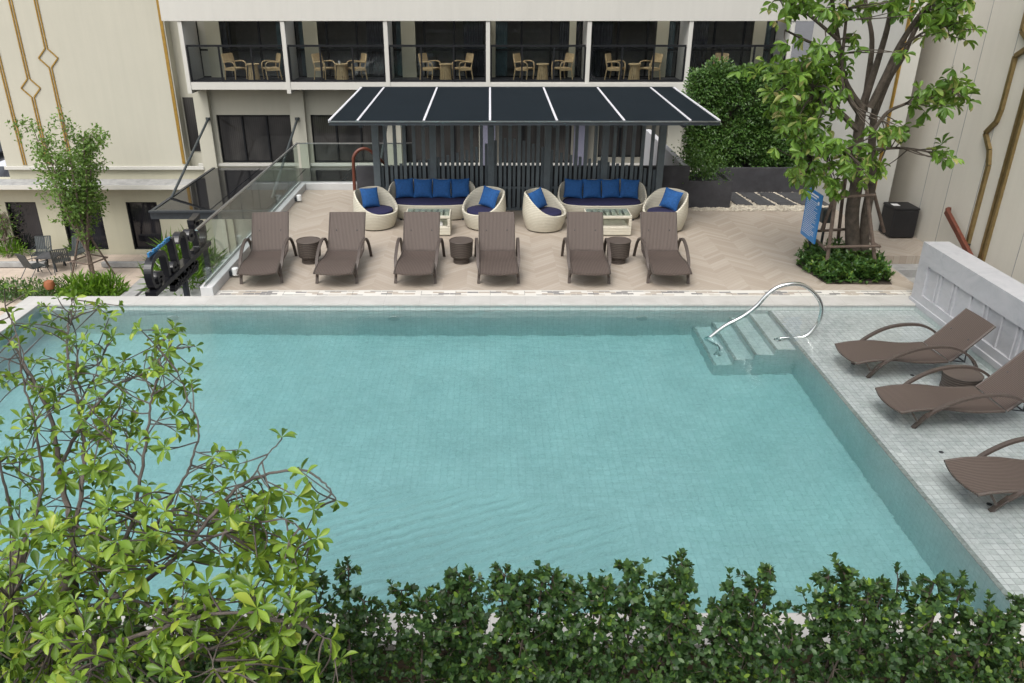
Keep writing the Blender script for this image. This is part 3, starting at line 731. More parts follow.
for (cx,cy,cz,cr) in ncl:
    for i in range(110):
        d=rdir(r); p=Vector((cx,cy,cz))+Vector((d.x*cr,d.y*cr*.8,d.z*cr))*(r.random()**.4)
        if p.z>3.17+.05*math.sin(p.x*2.1)+.07*math.sin(p.x*7): continue
        dd=d+Vector((0,-.35,-.1)); L.one(p,dd+rdir(r)*.5,d+Vector((0,-.6,.5)),r.uniform(.06,.10),r.uniform(.035,.055))
for cx,cz,w in ((GX0+.15,2.6,.45),(GX0+.5,2.9,.5)):
    for i in range(900):
        d=rdir(r); p=Vector((cx,20.2,cz))+Vector((d.x*w,d.y*.2,d.z*.5))*(r.random()**.4); L.one(p,d+rdir(r)*.5,d+Vector((0,-.5,.6)),r.uniform(.06,.10),.045)
L.build('foliage',M['leaf_wall'],t)
m=MB()
for i in range(14):
    x=GX0+.3+(GX1-GX0-.5)*i/13; m.tube([(x,20.75,.6),(x+r.uniform(-.1,.1),20.7,1.6),(x+r.uniform(-.2,.2),20.7,2.9)],[.03,.024,.01],6)
m.box(GX0+.15,GX1,20.95,21.05,.6,3.0)
m.build('stem',M['bark'],t)
# pebbles (stuff) + stepping stones
o=MB().box(4.75,8.19,18.2,19.9,-.3,ZD+.004).build('pebble_bed',M['tan_stone'],kind='structure')
m=MB(); r=random.Random(5)
ico=[(0,0,1),(.9,0,.4),(.28,.85,.4),(-.72,.53,.4),(-.72,-.53,.4),(.28,-.85,.4),(.72,.53,-.3),(-.28,.85,-.3),(-.9,0,-.3),(-.28,-.85,-.3),(.72,-.53,-.3)]
icf=[(0,1,2),(0,2,3),(0,3,4),(0,4,5),(0,5,1),(1,6,2),(2,7,3),(3,8,4),(4,9,5),(5,10,1),(6,7,2),(7,8,3),(8,9,4),(9,10,5),(10,6,1)]
for i in range(2600):
    x=r.uniform(4.8,8.1); y=r.uniform(18.15,19.88)
    if x<5.74 and y>18.44: continue
    if y>18.7 and r.random()<.2: continue
    s=r.uniform(.02,.042); q=r.uniform(0,6.3); cq,sq=math.cos(q),math.sin(q)
    m.add([(x+(a*cq-b*sq)*s*1.3,y+(a*sq+b*cq)*s,ZD+.012+c_*s*.7) for a,b,c_ in ico],icf)
M['pebble']=plain('pebbles',(.42,.38,.31),.7,0,.35,9)
m.build('pebbles',M['pebble'],smooth='all',kind='stuff')
q=[[(737,183),(752,183),(770,205),(748,208)]]
st=[((5.92,18.66),(6.32,18.62),(6.22,19.8),(5.86,19.8)),((6.46,18.62),(6.86,18.6),(6.7,19.78),(6.3,19.78)),((6.98,18.6),(7.38,18.6),(7.18,19.78),(6.78,19.78)),((7.5,18.58),(8.15,18.58),(8.12,19.78),(7.28,19.78))]
lab=['narrow dark slate slab nearest the short planter in the pebble strip','dark slate slab second from the short planter in the pebble strip','dark slate slab third from the short planter in the pebble strip','wide dark slate slab at the right end of the pebble strip']
for p_,l_ in zip(st,lab):
    tag(MB().prism(p_,ZD-.02,ZD+.05).build('stepping_stone',M['slate'],bevel=.01),l_,'stepping stone','slate stepping stones in the pebbles')
# ============================================================ GLASS BALUSTRADE (left)
t=thing('glass_balustrade','frameless glass balustrade on a white kerb round the left edge of the deck','balustrade',(-4.88,16.5,ZD))
m=MB(); m.box(-4.99,-4.77,12.724,20.45,-.41,.285); m.box(-4.77,-2.95,20.23,20.45,-.41,.285); m.build('kerb',M['white_kerb'],t,bevel=.012)
m=MB(); m.box(-4.925,-4.895,12.74,20.4,.285,.31); m.box(-4.9,-2.97,20.345,20.375,.285,.31); m.build('glass_shoe',M['bsteel'],t)
ys=np.linspace(12.78,20.34,7)
for a,b in zip(ys[:-1],ys[1:]): MB().box(-4.916,-4.904,a+.012,b-.012,.31,1.27).build('glass_panel',M['glass'],t)
xs_=np.linspace(-4.86,-1.9,3)
for a,b in zip(xs_[:-1],xs_[1:]): MB().box(a+.012,b-.012,20.354,20.366,.31,1.27).build('glass_panel',M['glass'],t)
m=MB(); m.box(-4.93,-4.89,12.76,20.38,1.27,1.30); m.box(-4.89,-1.9,20.345,20.375,1.27,1.30); m.build('top_rail',M['bsteel'],t)
for (px,py,l_) in ((230,273,'nearest the pool'),(259,240,'behind the first lounger'),(297,199,'nearest the back corner')):
    p=at_z(px,py,.2)
    t=thing('kerb_light',f'small white cylinder light on the white kerb, {l_}','light',(-4.70,p.y,.2),0,'kerb lights')
    MB().lathe([(.05,0),(.06,.01),(.06,.13),(.05,.14)],14,(-4.66,p.y,.16)).build('housing',M['white'],t,smooth=True)
    MB().box(-4.772,-4.70,p.y-.03,p.y+.03,.15,.24).build('bracket',M['dark_metal'],t)
# curved brown handrail at the back stair
t=thing('curved_handrail','reddish brown handrail bending over the back stair beside the low wall','handrail',(-2.9,20.2,ZD))
P0=at_y(354.5,190,20.1); 
pts=[at_y(354.6,190,20.1),at_y(353.5,165,20.1),at_y(354,156,20.1),at_y(359,150,20.15),at_y(367,149,20.2),at_y(375,155,20.3),at_y(388,166.5,20.5)]
MB().tube(spline(pts,5),.042,10).build('rail',M['copper'],t,smooth=True)
# ============================================================ DECK FURNITURE
def lounger(back_h,back_x,ly=.36,w=.33):
    t=thing('sun_lounger','x','sun lounger',(0,0,0),0,'brown wicker sun loungers')
    prof=spline([(0,0,.30),(.22,0,.335),(.55,0,.335),(.95,0,.285),(1.32,0,.285)],5)
    rows=[]
    def cross(p,sag=.012):
        e=0
        return [(p.x-(.05*(1-(2*k/8-1)**2) if p.x<.01 else 0),-w+2*w*k/8,p.z-sag*(1-(2*k/8-1)**2)) for k in range(9)]
    top=[cross(p) for p in prof]; bot=[[(x,y,z-.022) for x,y,z in r_] for r_ in top]
    m=MB(); m.grid(top); m.grid(bot); 
    for rr in (0,-1): m.add(top[rr]+bot[rr],[(k,k+1,9+k+1,9+k) for k in range(8)])
    m.build('seat',M['sling'],t,world=False,smooth=True)
    bp_=spline([(1.335,0,.285),(1.335+back_x*.25,0,.285+back_h*.22),(1.335+back_x*.62,0,.285+back_h*.60),(1.335+back_x,0,.285+back_h)],5)
    top=[[(p.x+.012*(1-(2*k/8-1)**2),-w+2*w*k/8,p.z) for k in range(9)] for p in bp_]
    n_=Vector((back_h,0,-back_x)).normalized()*.024
    bot=[[(x+n_.x,y,z+n_.z) for x,y,z in r_] for r_ in top]
    m=MB(); m.grid(top); m.grid(bot)
    for rr in (0,-1): m.add(top[rr]+bot[rr],[(k,k+1,9+k+1,9+k) for k in range(8)])
    m.build('backrest',M['sling'],t,world=False,smooth=True)
    m=MB()
    for s in (-1,1):
        m.tube([(p.x,s*(w+.004),p.z-.012) for p in prof],.019,6); m.tube([(p.x+.01,s*(w+.004),p.z-.01) for p in bp_],.019,6)
    m.tube([(prof[-1].x,-w,.272),(prof[-1].x,w,.272)],.016,6); m.tube([(.4,-.36,.30),(.4,.36,.30)],.014,6)
    m.build('seat_frame',M['arm'],t,world=False,smooth=True)
    for s in (-1,1):
        ap=spline([(.32,s*(w+.015),.23),(.46,s*(w+.04),.36),(.75,s*.375,.50),(1.08,s*.385,.545),(1.36,s*.39,.50),(1.62,s*.40,.32),(1.80,s*.41,.0)],5)
        m=MB(); 
        rows=[]
        for i,p in enumerate(ap):
            q=ap[min(i+1,len(ap)-1)]-ap[max(i-1,0)]; q.normalize(); nrm=Vector((-q.z,0,q.x))
            rows.append([p+nrm*.016+Vector((0,.026,0)),p+nrm*.016-Vector((0,.026,0)),p-nrm*.016-Vector((0,.026,0)),p-nrm*.016+Vector((0,.026,0))])
        m.grid(rows,closed=True); m.add(rows[0],[(0,1,2,3)]); m.add(rows[-1],[(0,1,2,3)])
        m.build('armrest',M['arm'],t,world=False,smooth=True)
        m=MB(); m.bar((.27,s*ly,0),(.34,s*(w+.012),.26),.05,.034,up=(1,0,0)); m.bar((.14,s*(w-.01),.30),(.27,s*(ly+w)/2,.13),.03,.022,up=(1,0,0)); m.build('front_leg',M['arm'],t,world=False)
    m=MB()
    for s in (-.2,.2): m.tube([(1.335+back_x*.55,s,.285+back_h*.52),(1.335+back_x*.62,s,.20),(1.30,s,.255)],.012,6)
    m.tube([(1.335+back_x*.62,-.2,.2),(1.335+back_x*.62,.2,.2)],.012,6)
    m.build('back_support',M['dark_metal'],t,world=False)
    return t
lp=lounger(.60,.50)
places=[(242.5,282,'leftmost brown lounger on the deck, next to the glass balustrade'),(315,358,'brown lounger second from left on the deck, right of the leftmost drum table'),(393.5,436.5,'brown lounger in front of the left coffee table, third from left'),(477.5,520,'brown lounger right of the middle drum table, fourth from left'),(567,610.5,'brown lounger in front of the right coffee table, left of the third drum table'),(646,690,'rightmost brown lounger on the deck, right of the third drum table')]
for i,(a,b,l_) in enumerate(places):
    p=at_z((a+b)/2,284.5,ZD); rz=R(90)+R([5,0,-1,1,-2,-2][i])
    place(lp,i>0,(p.x+.0,p.y-.22,ZD),rz,l_)
lp2=lounger(.52,.52,.21,.31)
for i,(x,y,l_) in enumerate(((5.04,10.10,'reclined brown lounger on the wet tiled ledge, farthest of the three'),(5.02,8.74,'reclined brown lounger in the middle of the tiled ledge, nearer side of the low table'),(5.02,7.05,'brown lounger on the tiled ledge cut off by the right picture edge'))):
    place(lp2,i>0,(x,y,ZS),R([4,3,1][i]),l_)
def drum(h,r1,r0,label,loc,first=None):
    t=thing('drum_table',label,'side table',loc,0,'brown wicker drum tables')
    m=MB(); m.lathe([(r0,0),(r0,h*.22),(r1*.93,h*.30),(r1*.97,h*.6),(r1,h*.93),(r1,h*.96)],32); m.build('body',M['brown_wicker'],t,world=False,smooth=True)
    m=MB(); m.lathe([(r1*1.02,h*.96),(r1*1.04,h*.985),(r1*1.02,h*1.01),(r1*.95,h*1.015),(r1*.93,h*.985),(.001,h*.985)],32); m.build('tabletop',M['brown_wicker'],t,world=False,smooth=True)
    return t
for px,l_ in ((310.5,'brown drum table between the first and second loungers from the left'),(461.5,'brown drum table between the third and fourth loungers from the left'),(617.5,'brown drum table between the two rightmost deck loungers')):
    p=at_z(px,262,ZD); drum(.44,.225,.155,l_,(p.x,p.y,ZD))
drum(.26,.245,.235,'low brown drum table on the tiled ledge between two reclined loungers',(6.42,9.56,ZS))
# round basket seats
def basket(a,b,n,rim,seatz,seg=64):
    def foot(q):
        c_,s_=math.cos(q),math.sin(q); k=(abs(c_)**n+abs(s_)**n)**(-1/n); return c_*k*a,s_*k*b
    def prof(z): 
        t_=z/.85; return .74+.26*math.sin(min(1,t_*1.75+.12)*math.pi/2)-.22*max(0,t_-.5)**1.4
    outer=[];K=12
    for i in range(K+1):
        row=[]
        for k in range(seg):
            q=2*math.pi*k/seg; x,y=foot(q); z=.03+(rim(x/a,y/b)-.03)*i/K; s=prof(z); row.append((x*s,y*s,z))
        outer.append(row)
    inner=[]
    for i in range(6):
        row=[]
        for k in range(seg):
            q=2*math.pi*k/seg; x,y=foot(q); zr=rim(x/a,y/b); z=zr+.012-(zr-seatz+.012)*i/5 if i else zr+.014; s=prof(z); 
            th=.03 if i==0 else .055; L_=math.hypot(x,y); s2=s*(1-th/L_); row.append((x*s2,y*s2,z))
        inner.append(row)
    m=MB(); m.grid(outer+inner,closed=True); m.add(inner[-1],[tuple(range(seg))]); m.add(outer[0],[tuple(range(seg))])
    return m,foot,prof
def pad(foot,prof,z0,h,k,seg=48):
    rows=[]; s=prof(z0+h/2)
    for (dz,f) in ((0,.90),(.012,.975),(h*.5,1.),(h-.012,.97),(h,.88),(h+.008,.5)):
        rows.append([(foot(2*math.pi*i/seg)[0]*k*s*f,foot(2*math.pi*i/seg)[1]*k*s*f,z0+dz) for i in range(seg)])
    m=MB(); m.grid(rows,closed=True); m.add(rows[-1],[tuple(range(seg))]); m.add(rows[0],[tuple(range(seg))]); return m
def sm(t): t=max(0,min(1,t)); return t*t*(3-2*t)
def armchair():
    t=thing('basket_armchair','x','armchair',(0,0,0),0,'round cream wicker armchairs')
    m,ft,pf=basket(.49,.475,2.,lambda u,v:.36+.43*sm((v+1.05)/1.85),.30)
    m.build('shell',M['cream_wicker'],t,world=False,smooth=True)
    pad(ft,pf,.30,.10,.80).build('seat_cushion',M['navy'],t,world=False,smooth=True)
    m=MB()
    for q in (.6,2.2,3.9,5.4): m.lathe([(.02,0),(.02,.035)],8,(.30*math.cos(q),.30*math.sin(q),0))
    m.build('feet',M['dark_metal'],t,world=False)
    return t
def sofa():
    t=thing('basket_sofa','x','sofa',(0,0,0),0,'cream wicker sofas')
    m,ft,pf=basket(1.02,.46,2.5,lambda u,v:.37+.40*sm((v+.75)/1.35),.30,96)
    m.build('shell',M['cream_wicker'],t,world=False,smooth=True)
    pad(ft,pf,.30,.11,.88,96).build('seat_cushion',M['navy'],t,world=False,smooth=True)
    m=MB()
    for x in (-.7,.7):
        for y in (-.25,.25): m.lathe([(.025,0),(.025,.035)],8,(x,y,0))
    m.build('feet',M['dark_metal'],t,world=False)
    return t
def pillow_mesh(sz=.43,th=.15,n=14):
    rows=[[],[]]; m=MB(); A=[];B=[]
    for i in range(n+1):
        ra=[];rb=[]
        for k in range(n+1):
            u=2*i/n-1; v=2*k/n-1
            pin=1-.07*(1-v*v)*abs(u)**3; pin2=1-.07*(1-u*u)*abs(v)**3
            hgt=th/2*((1-abs(u)**2.6)*(1-abs(v)**2.6))**.55+.004
            x=u*sz/2*pin; z=v*sz/2*pin2
            ra.append((x,-hgt,z)); rb.append((x,hgt,z))
        A.append(ra);B.append(rb)
    m.grid(A); m.grid(B)
    ring=[(0,k) for k in range(n)]+[(i,n) for i in range(n)]+[(n,k) for k in range(n,0,-1)]+[(i,0) for i in range(n,0,-1)]
    va=[A[i][k] for i,k in ring]; vb=[B[i][k] for i,k in ring]; L_=len(ring)
    m.add(va+vb,[(i,(i+1)%L_,L_+(i+1)%L_,L_+i) for i in range(L_)])
    return m
pil=pillow_mesh().build('throw_pillow',M['blue'],smooth='all'); pil_used=[False]
def pillow(loc,rx,ry,rz,label):
    o=pil if not pil_used[0] else pil.copy()
    if pil_used[0]: C.objects.link(o)
    pil_used[0]=True
    o.rotation_mode='XYZ'; o.rotation_euler=(rx,ry,rz); o.location=loc; tag(o,label,'pillow','blue throw pillows')
ac=armchair()
acs=[(374.5,231.5,R(48),'leftmost round wicker armchair, left of the left sofa'),(484,231.5,R(-42),'round wicker armchair at the right end of the left sofa'),(545,233.5,R(58),'round wicker armchair at the left end of the right sofa'),(667,233.5,R(-50),'rightmost round wicker armchair, right of the right sofa')]
for i,(px,py,rz,l_) in enumerate(acs):
    p=at_z(px,py,ZD); loc=Vector((p.x,p.y+.38,ZD)); place(ac,i>0,loc,rz,'cream '+l_)
    back=Vector((-math.sin(rz),math.cos(rz),0)); 
    pl=loc+back*.17+Vector((0,0,.62))
    pillow(pl,R(-20),R([4,8,-10,8][i]),rz*[.75,.8,.8,.8][i],'single blue pillow in the '+['leftmost round armchair','round armchair right of the left sofa','round armchair left of the right sofa','rightmost round armchair'][i])
sf=sofa()
for i,(a,b,py,l_) in enumerate(((388,475,222,'left'),(559,647,222.5,'right'))):
    p=at_z((a+b)/2,py,ZD); loc=Vector((p.x,p.y+.42,ZD)); place(sf,i>0,loc,0,f'long rounded cream wicker sofa with navy seat, the {l_} one of two')
    for k in range(4):
        xx=(k-1.5)*.425
        pillow(loc+Vector((xx,.16+rnd.uniform(-.02,.02),.63)),R(-17),R(rnd.uniform(-4,4)),R(rnd.uniform(-6,6)),f'blue pillow on the {l_} sofa, '+['first','second','third','fourth'][k]+' from its left end')
# coffee tables
def coffee():
    t=thing('coffee_table','x','coffee table',(0,0,0),0,'cream wicker coffee tables')
    w,d,h=.48,.30,.44
    m=MB(); m.box(-w,w,-d,d,.02,.20); m.box(-w,-w+.06,-d,d,.20,h-.06); m.box(w-.06,w,-d,d,.20,h-.06); m.box(-w+.06,w-.06,d-.03,d,.20,h-.06)
    m.build('body',M['cream_wicker'],t,world=False,bevel=.012)
    m=MB(); m.box(-w,w,-d,-d+.05,h-.06,h); m.box(-w,w,d-.05,d,h-.06,h); m.box(-w,-w+.05,-d+.05,d-.05,h-.06,h); m.box(w-.05,w,-d+.05,d-.05,h-.06,h)
    m.build('top_frame',M['cream_wicker'],t,world=False,bevel=.008)
    m=MB()
    for k in range(7): 
        x=-w+.09+(2*w-.18)*k/6; m.box(x-.042,x+.042,-d+.05,d-.05,h-.03,h-.008)
    m.build('slats',M['cream_wicker'],t,world=False)
    MB().box(-w+.03,w-.03,-d+.03,d-.03,h+.001,h+.009).build('glass_top',M['table_glass'],t,world=False)
    return t
cf=coffee()
for i,(a,b,l_) in enumerate(((407,449,'cream wicker coffee table with glass top in front of the left sofa'),(586,630.5,'cream wicker coffee table with glass top in front of the right sofa'))):
    p=at_z((a+b)/2,236.3,ZD); place(cf,i>0,(p.x,p.y+.3,ZD),0,l_)
    if i==0: tag(MB().box(p.x+.19,p.x+.31,p.y+.10,p.y+.24,ZD+.202,ZD+.27).build('tissue_box',M['white'],bevel=.006),'small white tissue box on the shelf of the left coffee table','tissue box')
# pool handrail
t=thing('pool_handrail','curved polished steel handrail over the pool steps','handrail',(4.2,11.3,0))
YH=11.30
ph=[(690+a/5.694,270+b/5.694) for a,b in ((180,455),(130,425),(104,395),(125,375),(200,318),(300,265),(380,205),(440,140),(500,98),(570,80),(640,85),(700,125),(740,180),(748,240),(720,315),(650,380))]
pts=[at_y(px,py,YH) for px,py in ph]
top=pts[3:]
path=[Vector((3.60,YH,-.76)),Vector((3.60,YH,-.42)),Vector((3.47,YH,-.24)),Vector((3.39,YH,-.10))]+top+[Vector((4.62,YH,-.06)),Vector((4.52,YH,-.1)),Vector((4.52,YH,-.16))]
MB().tube(spline(path,5),.031,12).build('tube',M['steel'],t,smooth=True)
m=MB(); m.lathe([(.055,0),(.055,.02),(.03,.03)],16,(3.60,YH,-.76)); m.lathe([(.055,0),(.055,.02),(.03,.03)],16,(4.52,YH,-.16)); m.build('base_flange',M['steel'],t,smooth=True)
# pool lights and drains
for px,l_ in ((173,'left'),(394,'middle'),(642,'right')):
    x=(px-PX)/F*13.42
    t=thing('pool_light',f'round underwater pool light in the far wall, the {l_} one','light',(x,PY1,-.36),0,'round pool lights')
    m=MB(); m.tube([(x,PY1+.01,-.36),(x,PY1-.03,-.36)],.10,20); m.build('rim',M['lens'],t)
    m=MB(); m.tube([(x,PY1-.03,-.36),(x,PY1-.036,-.36)],.085,20); m.build('lens',M['lens'],t)
for px,py,l_ in ((912,376,'near the farthest reclined lounger'),(941,453,'between the nearer two reclined loungers'),(989,505,'under the nearest reclined lounger')):
    p=at_z(px,py,ZS); tag(MB().lathe([(.028,0),(.028,.01),(.02,.012)],14,(p.x,p.y,ZS)).build('drain_cap',M['dark_metal']),f'small dark drain cap in the ledge tiles {l_}','drain','drain caps in the ledge tiles')
# ============================================================ LETTER SIGN (left, below the deck)
SX=-6.75
t=thing('letter_sign','big black raised letter sign with blue lettering along its top, beyond the glass balustrade','sign',(SX,17.4,-1))
A=at_z(152,292,-1.0); A=Vector((SX,0,0)); 
# bar line on plane X=SX
def at_x(px,py,X):
    d=ray(px,py); k=X/d.x; return Vector((0,0,H))+d*k
p0=at_x(151,290,SX); p1=at_x(206,243.5,SX); ZB=(p0.z+p1.z)/2; Ya,Yb=p0.y,p1.y; Ls=Yb-Ya; Hs=at_x(143,262,SX).z-ZB
k_=Ls/3.3
kh=k_*.56
def sp(s,h): return (SX,Ya+s*k_,ZB+h*kh)
def ribbon(m,pts,w=.095,d=.15):
    P=spline([sp(*p) for p in pts],5); w*=k_;d*=k_
    rows=[]
    for i,p in enumerate(P):
        q=(P[min(i+1,len(P)-1)]-P[max(i-1,0)]).normalized(); n_=Vector((0,-q.z,q.y)); X_=Vector((d/2,0,0))
        rows.append([p+n_*w/2+X_,p-n_*w/2+X_,p-n_*w/2-X_,p+n_*w/2-X_])
    m.grid(rows,closed=True); m.add(rows[0],[(0,1,2,3)]); m.add(rows[-1],[(0,1,2,3)])
letters=[[[(.52,.38),(.36,.46),(.28,.28),(.42,.18),(.55,.30)],[(.42,.16),(.22,.06),(.06,.22),(.02,.62),(.10,.92),(.34,1.10),(.62,1.10),(.80,.92),(.84,.5),(.86,.05)]],
 [[(1.30,1.28),(1.34,.7),(1.38,.08)],[(1.38,.10),(1.16,.06),(1.06,.20),(1.16,.34),(1.28,.24)]],
 [[(1.56,.92),(1.68,1.12),(1.86,1.14),(2.0,.96),(2.02,.5),(2.04,.05)]],
 [[(2.46,.92),(2.28,.98),(2.20,.78),(2.34,.64),(2.48,.74)],[(2.30,.10),(2.5,.04),(2.72,.12),(2.66,.7),(2.60,1.28)],[(2.56,1.22),(2.80,1.24),(3.0,1.30)],[(2.86,1.02),(3.10,.96),(3.22,.6),(3.16,.2),(2.98,.08)]]]
for L_ in letters:
    m=MB()
    for p in L_: ribbon(m,p)
    m.build('letter',M['sign_black'],t)
m=MB(); m.bar(sp(-.05,-.06),sp(3.35,-.06),.22,.10); m.build('base_bar',M['sign_black'],t)
m=MB(); r=random.Random(2); s_=.16
while s_<1.30:
    w_=r.uniform(.05,.13); hh=r.uniform(.09,.15)
    a=sp(s_,1.20); b=sp(s_+w_,1.20); m.box(SX-.02,SX+.02,a[1],b[1],a[2],a[2]+hh*kh); s_+=w_+.03
m.build('blue_lettering',M['sign_blue'],t)
m=MB(); m.bar(sp(1.0,-.62),sp(2.45,-.62),.12,.06)
mm=MB(); s_=1.02
while s_<2.4:
    w_=r.uniform(.09,.15); a=sp(s_,-.59); b=sp(s_+w_,-.59); hh=r.uniform(.22,.36)*kh
    m.box(SX-.06,SX+.06,a[1],a[1]+.06,a[2],a[2]+hh); m.box(SX-.06,SX+.06,a[1],b[1],a[2]+hh-.06,a[2]+hh)
    m.box(SX-.06,SX+.06,b[1]-.05,b[1],a[2],a[2]+hh*r.choice((1,.5)))
    s_+=w_+.035
m.build('small_lettering',M['sign_black'],t)
m=MB()
for s_ in (.1,1.7,3.2): a=sp(s_,0); m.box(SX-.05,SX+.05,a[1]-.05,a[1]+.05,ZL-.05,ZB)
m.build('post',M['dark_metal'],t)
# ============================================================ LOWER TERRACE (left)
t=thing('terrace_bed_kerb','low grey stone planting kerb and steps beside the street terrace','planter',(-14.5,26.5,ZL))
m=MB(); m.box(-15.2,-12.95,29.3,29.5,ZL,ZL+.2); m.box(-12.95,-12.75,22,29.5,ZL,ZL+.2); m.box(-19.5,-17.4,29.3,29.5,ZL,ZL+.2)
m.build('kerb',M['grey_stone'],t,bevel=.015)
m=MB()
for i in range(3): m.box(-12.745+.45*i,-12.295+.45*i-.003,22,30.5,ZL-.03,ZL+.02-.0-.14*i+.28)
m.build('step',M['grey_stone'],t,bevel=.015)
def tchair():
    t=thing('terrace_chair','x','chair',(0,0,0),0,'grey metal terrace chairs')
    m=MB()
    for k in range(9):
        x=-.25+.0625*k; m.box(x-.022,x+.022,-.25,.27,.40,.415)
    m.box(-.28,.28,-.27,-.24,.39,.42); m.build('seat',M['chair_metal'],t,world=False)
    m=MB()
    for k in range(9):
        x=-.25+.0625*k; m.bar((x,.27,.41),(x,.46,.98),.044,.014,up=(0,-1,.3))
    m.bar((-.28,.46,.98),(.28,.46,.98),.03,.03); m.build('backrest',M['chair_metal'],t,world=False)
    for s in (-1,1):
        m=MB(); m.tube([(s*.29,-.36,0),(s*.29,-.24,.41),(s*.29,.0,.44),(s*.29,.27,.41),(s*.29,.46,.98)],.016,6); m.build('side_frame',M['chair_metal'],t,world=False)
        m=MB(); m.tube([(s*.29,.50,0),(s*.29,.15,.43)],.016,6); m.build('rear_leg',M['chair_metal'],t,world=False)
        m=MB(); m.tube([(s*.30,-.26,.40),(s*.31,-.24,.62),(s*.31,.30,.63),(s*.29,.36,.68)],.015,6); m.build('armrest',M['chair_metal'],t,world=False)
    return t
tc=tchair()
tcs=[(38,276,27.3,R(150),'grey slatted terrace chair nearest the camera, seen from behind'),(44,263,29.3,R(8),'upright grey slatted chair against the terrace windows, left one'),(76,263,29.4,R(-12),'upright grey slatted chair against the terrace windows, right one'),(64,270,27.9,R(205),'low grey terrace chair right of the dark table')]
for i,(px,py,yy_,rz,l_) in enumerate(tcs):
    p=at_z(px,py,ZL-.02); place(tc,i>0,(p.x,p.y,ZL-.03),rz,l_)
p=at_z(52,268,ZL)
t=thing('terrace_table','small dark square table among the grey terrace chairs','table',(p.x,p.y,ZL-.03))
MB().box(-.38,.38,-.38,.38,.52,.56).build('tabletop',M['slate'],t,world=False,bevel=.01)
for sx_ in (-1,1):
    for sy in (-1,1): MB().bar((sx_*.36,sy*.36,0),(sx_*.30,sy*.30,.52),.05,.05).build('leg',M['dark_metal'],t,world=False)
# terrace trees
def small_tree(name,label,base,h,spread,nl,seed,stakes=True,lean=(0,0)):
    r=random.Random(seed); t=thing(name,label,'tree',base); b=Vector(base)
    m=MB(); L=Leaves(); tips=[]
    fork=b+Vector((0,0,h*.16))
    m.tube([b,b+Vector((.02,0,h*.08)),fork],[.10,.085,.08],8)
    for k in range(11):
        q=2*math.pi*k/11+r.uniform(-.3,.3); s=spread*r.uniform(.35,1.)
        top=b+Vector((math.cos(q)*s+lean[0],math.sin(q)*s+lean[1],h*r.uniform(.62,1.0)-.25*s))
        mid=fork.lerp(top,.5)+Vector((math.cos(q)*s*.12,math.sin(q)*s*.12,h*.02))
        P=spline([fork,mid,top],6); m.tube(P,[.045*(1-i/len(P))+.008 for i in range(len(P))],6)
        for i in range(4,len(P)):
            for z in range(3):
                e=P[i]+rdir(r,.2)*r.uniform(.25,.55); m.tube([P[i],e],[.01,.004],4,False); tips.append(e)
    for e in tips:
        for i in range(int(nl/len(tips))):
            p=e+rdir(r)*(.30*r.random()**.6); L.one(p,rdir(r,-.1),rdir(r,1.2),r.uniform(.11,.18),r.uniform(.06,.09))
    m.build('trunk',M['bark_pale'],t,smooth=True); L.build('crown',M['leaf_terrace'],t)
    if stakes:
        for k in range(4):
            q=2*math.pi*k/4+.4; c_,s_=math.cos(q),math.sin(q)
            MB().tube([b+Vector((c_*.75,s_*.75,0)),b+Vector((c_*.13,s_*.13,1.75))],.038,6).build('stake',M['stake'],t)
        m=MB(); 
        for hh,rr in ((.7,.55),(1.5,.24)):
            for k in range(4):
                q=2*math.pi*k/4+.4; q2=q+math.pi/2; m.tube([b+Vector((math.cos(q)*rr*1.15,math.sin(q)*rr*1.15,hh)),b+Vector((math.cos(q2)*rr*1.15,math.sin(q2)*rr*1.15,hh))],.03,6)
        m.build('stake_brace',M['stake'],t)
    return t
b1=at_z(92,272,ZL+.2)
small_tree('staked_tree','slender light green tree held by wooden stakes on the lower terrace',(b1.x,b1.y,ZL),6.4,1.25,6500,21,True,(.1,0))
b2=at_z(17,250,ZL+.1)
small_tree('young_tree','small young tree at the far left edge in front of the terrace windows',(b2.x-.3,b2.y,ZL),2.6,.9,900,22,True)
def bush(name,label,cat,c,rad,n,m_,seed,l=(.08,.13),w=.05,group=None,up=.2):
    r=random.Random(seed); t=thing(name,label,cat,c,0,group); L=Leaves()
    for i in range(n):
        d=rdir(r,.25); p=Vector(c)+Vector((d.x*rad[0],d.y*rad[1],abs(d.z)*rad[2]))*(r.random()**.45)
        L.one(p,d+rdir(r)*.6+Vector((0,0,up)),d+Vector((0,0,.8)),r.uniform(*l),w*r.uniform(.8,1.2))
    L.build('foliage',m_,t)
    m=MB()
    for i in range(4): m.tube([Vector(c)+Vector((r.uniform(-.1,.1),r.uniform(-.1,.1),-.05)),Vector(c)+Vector((r.uniform(-.5,.5)*rad[0],r.uniform(-.5,.5)*rad[1],rad[2]*.6))],.012,4)
    m.build('stem',M['bark'],t); return t
for i,px in enumerate((-6,14,34,54)):
    p=at_z(px,284,ZL+.5); bush('low_shrub',['dark green low shrub at the left picture edge behind the coping','dark green low shrub left of the terracotta ball','dark green low shrub right of the terracotta ball','dark green low shrub next to the bright ferns'][i],'shrub',(p.x,p.y,ZL),(.5,.55,.75),700,M['leaf_bed'],40+i,group='low shrubs edging the lower terrace')
p=at_z(44,284,ZL+.75); tag(MB().lathe([(.02,0),(.14,.05),(.19,.18),(.15,.31),(.02,.37)],16,(p.x,p.y+.3,ZL+.42)).build('garden_ball',M['terracotta'],smooth=True),'orange terracotta ball among the low shrubs','garden ornament')
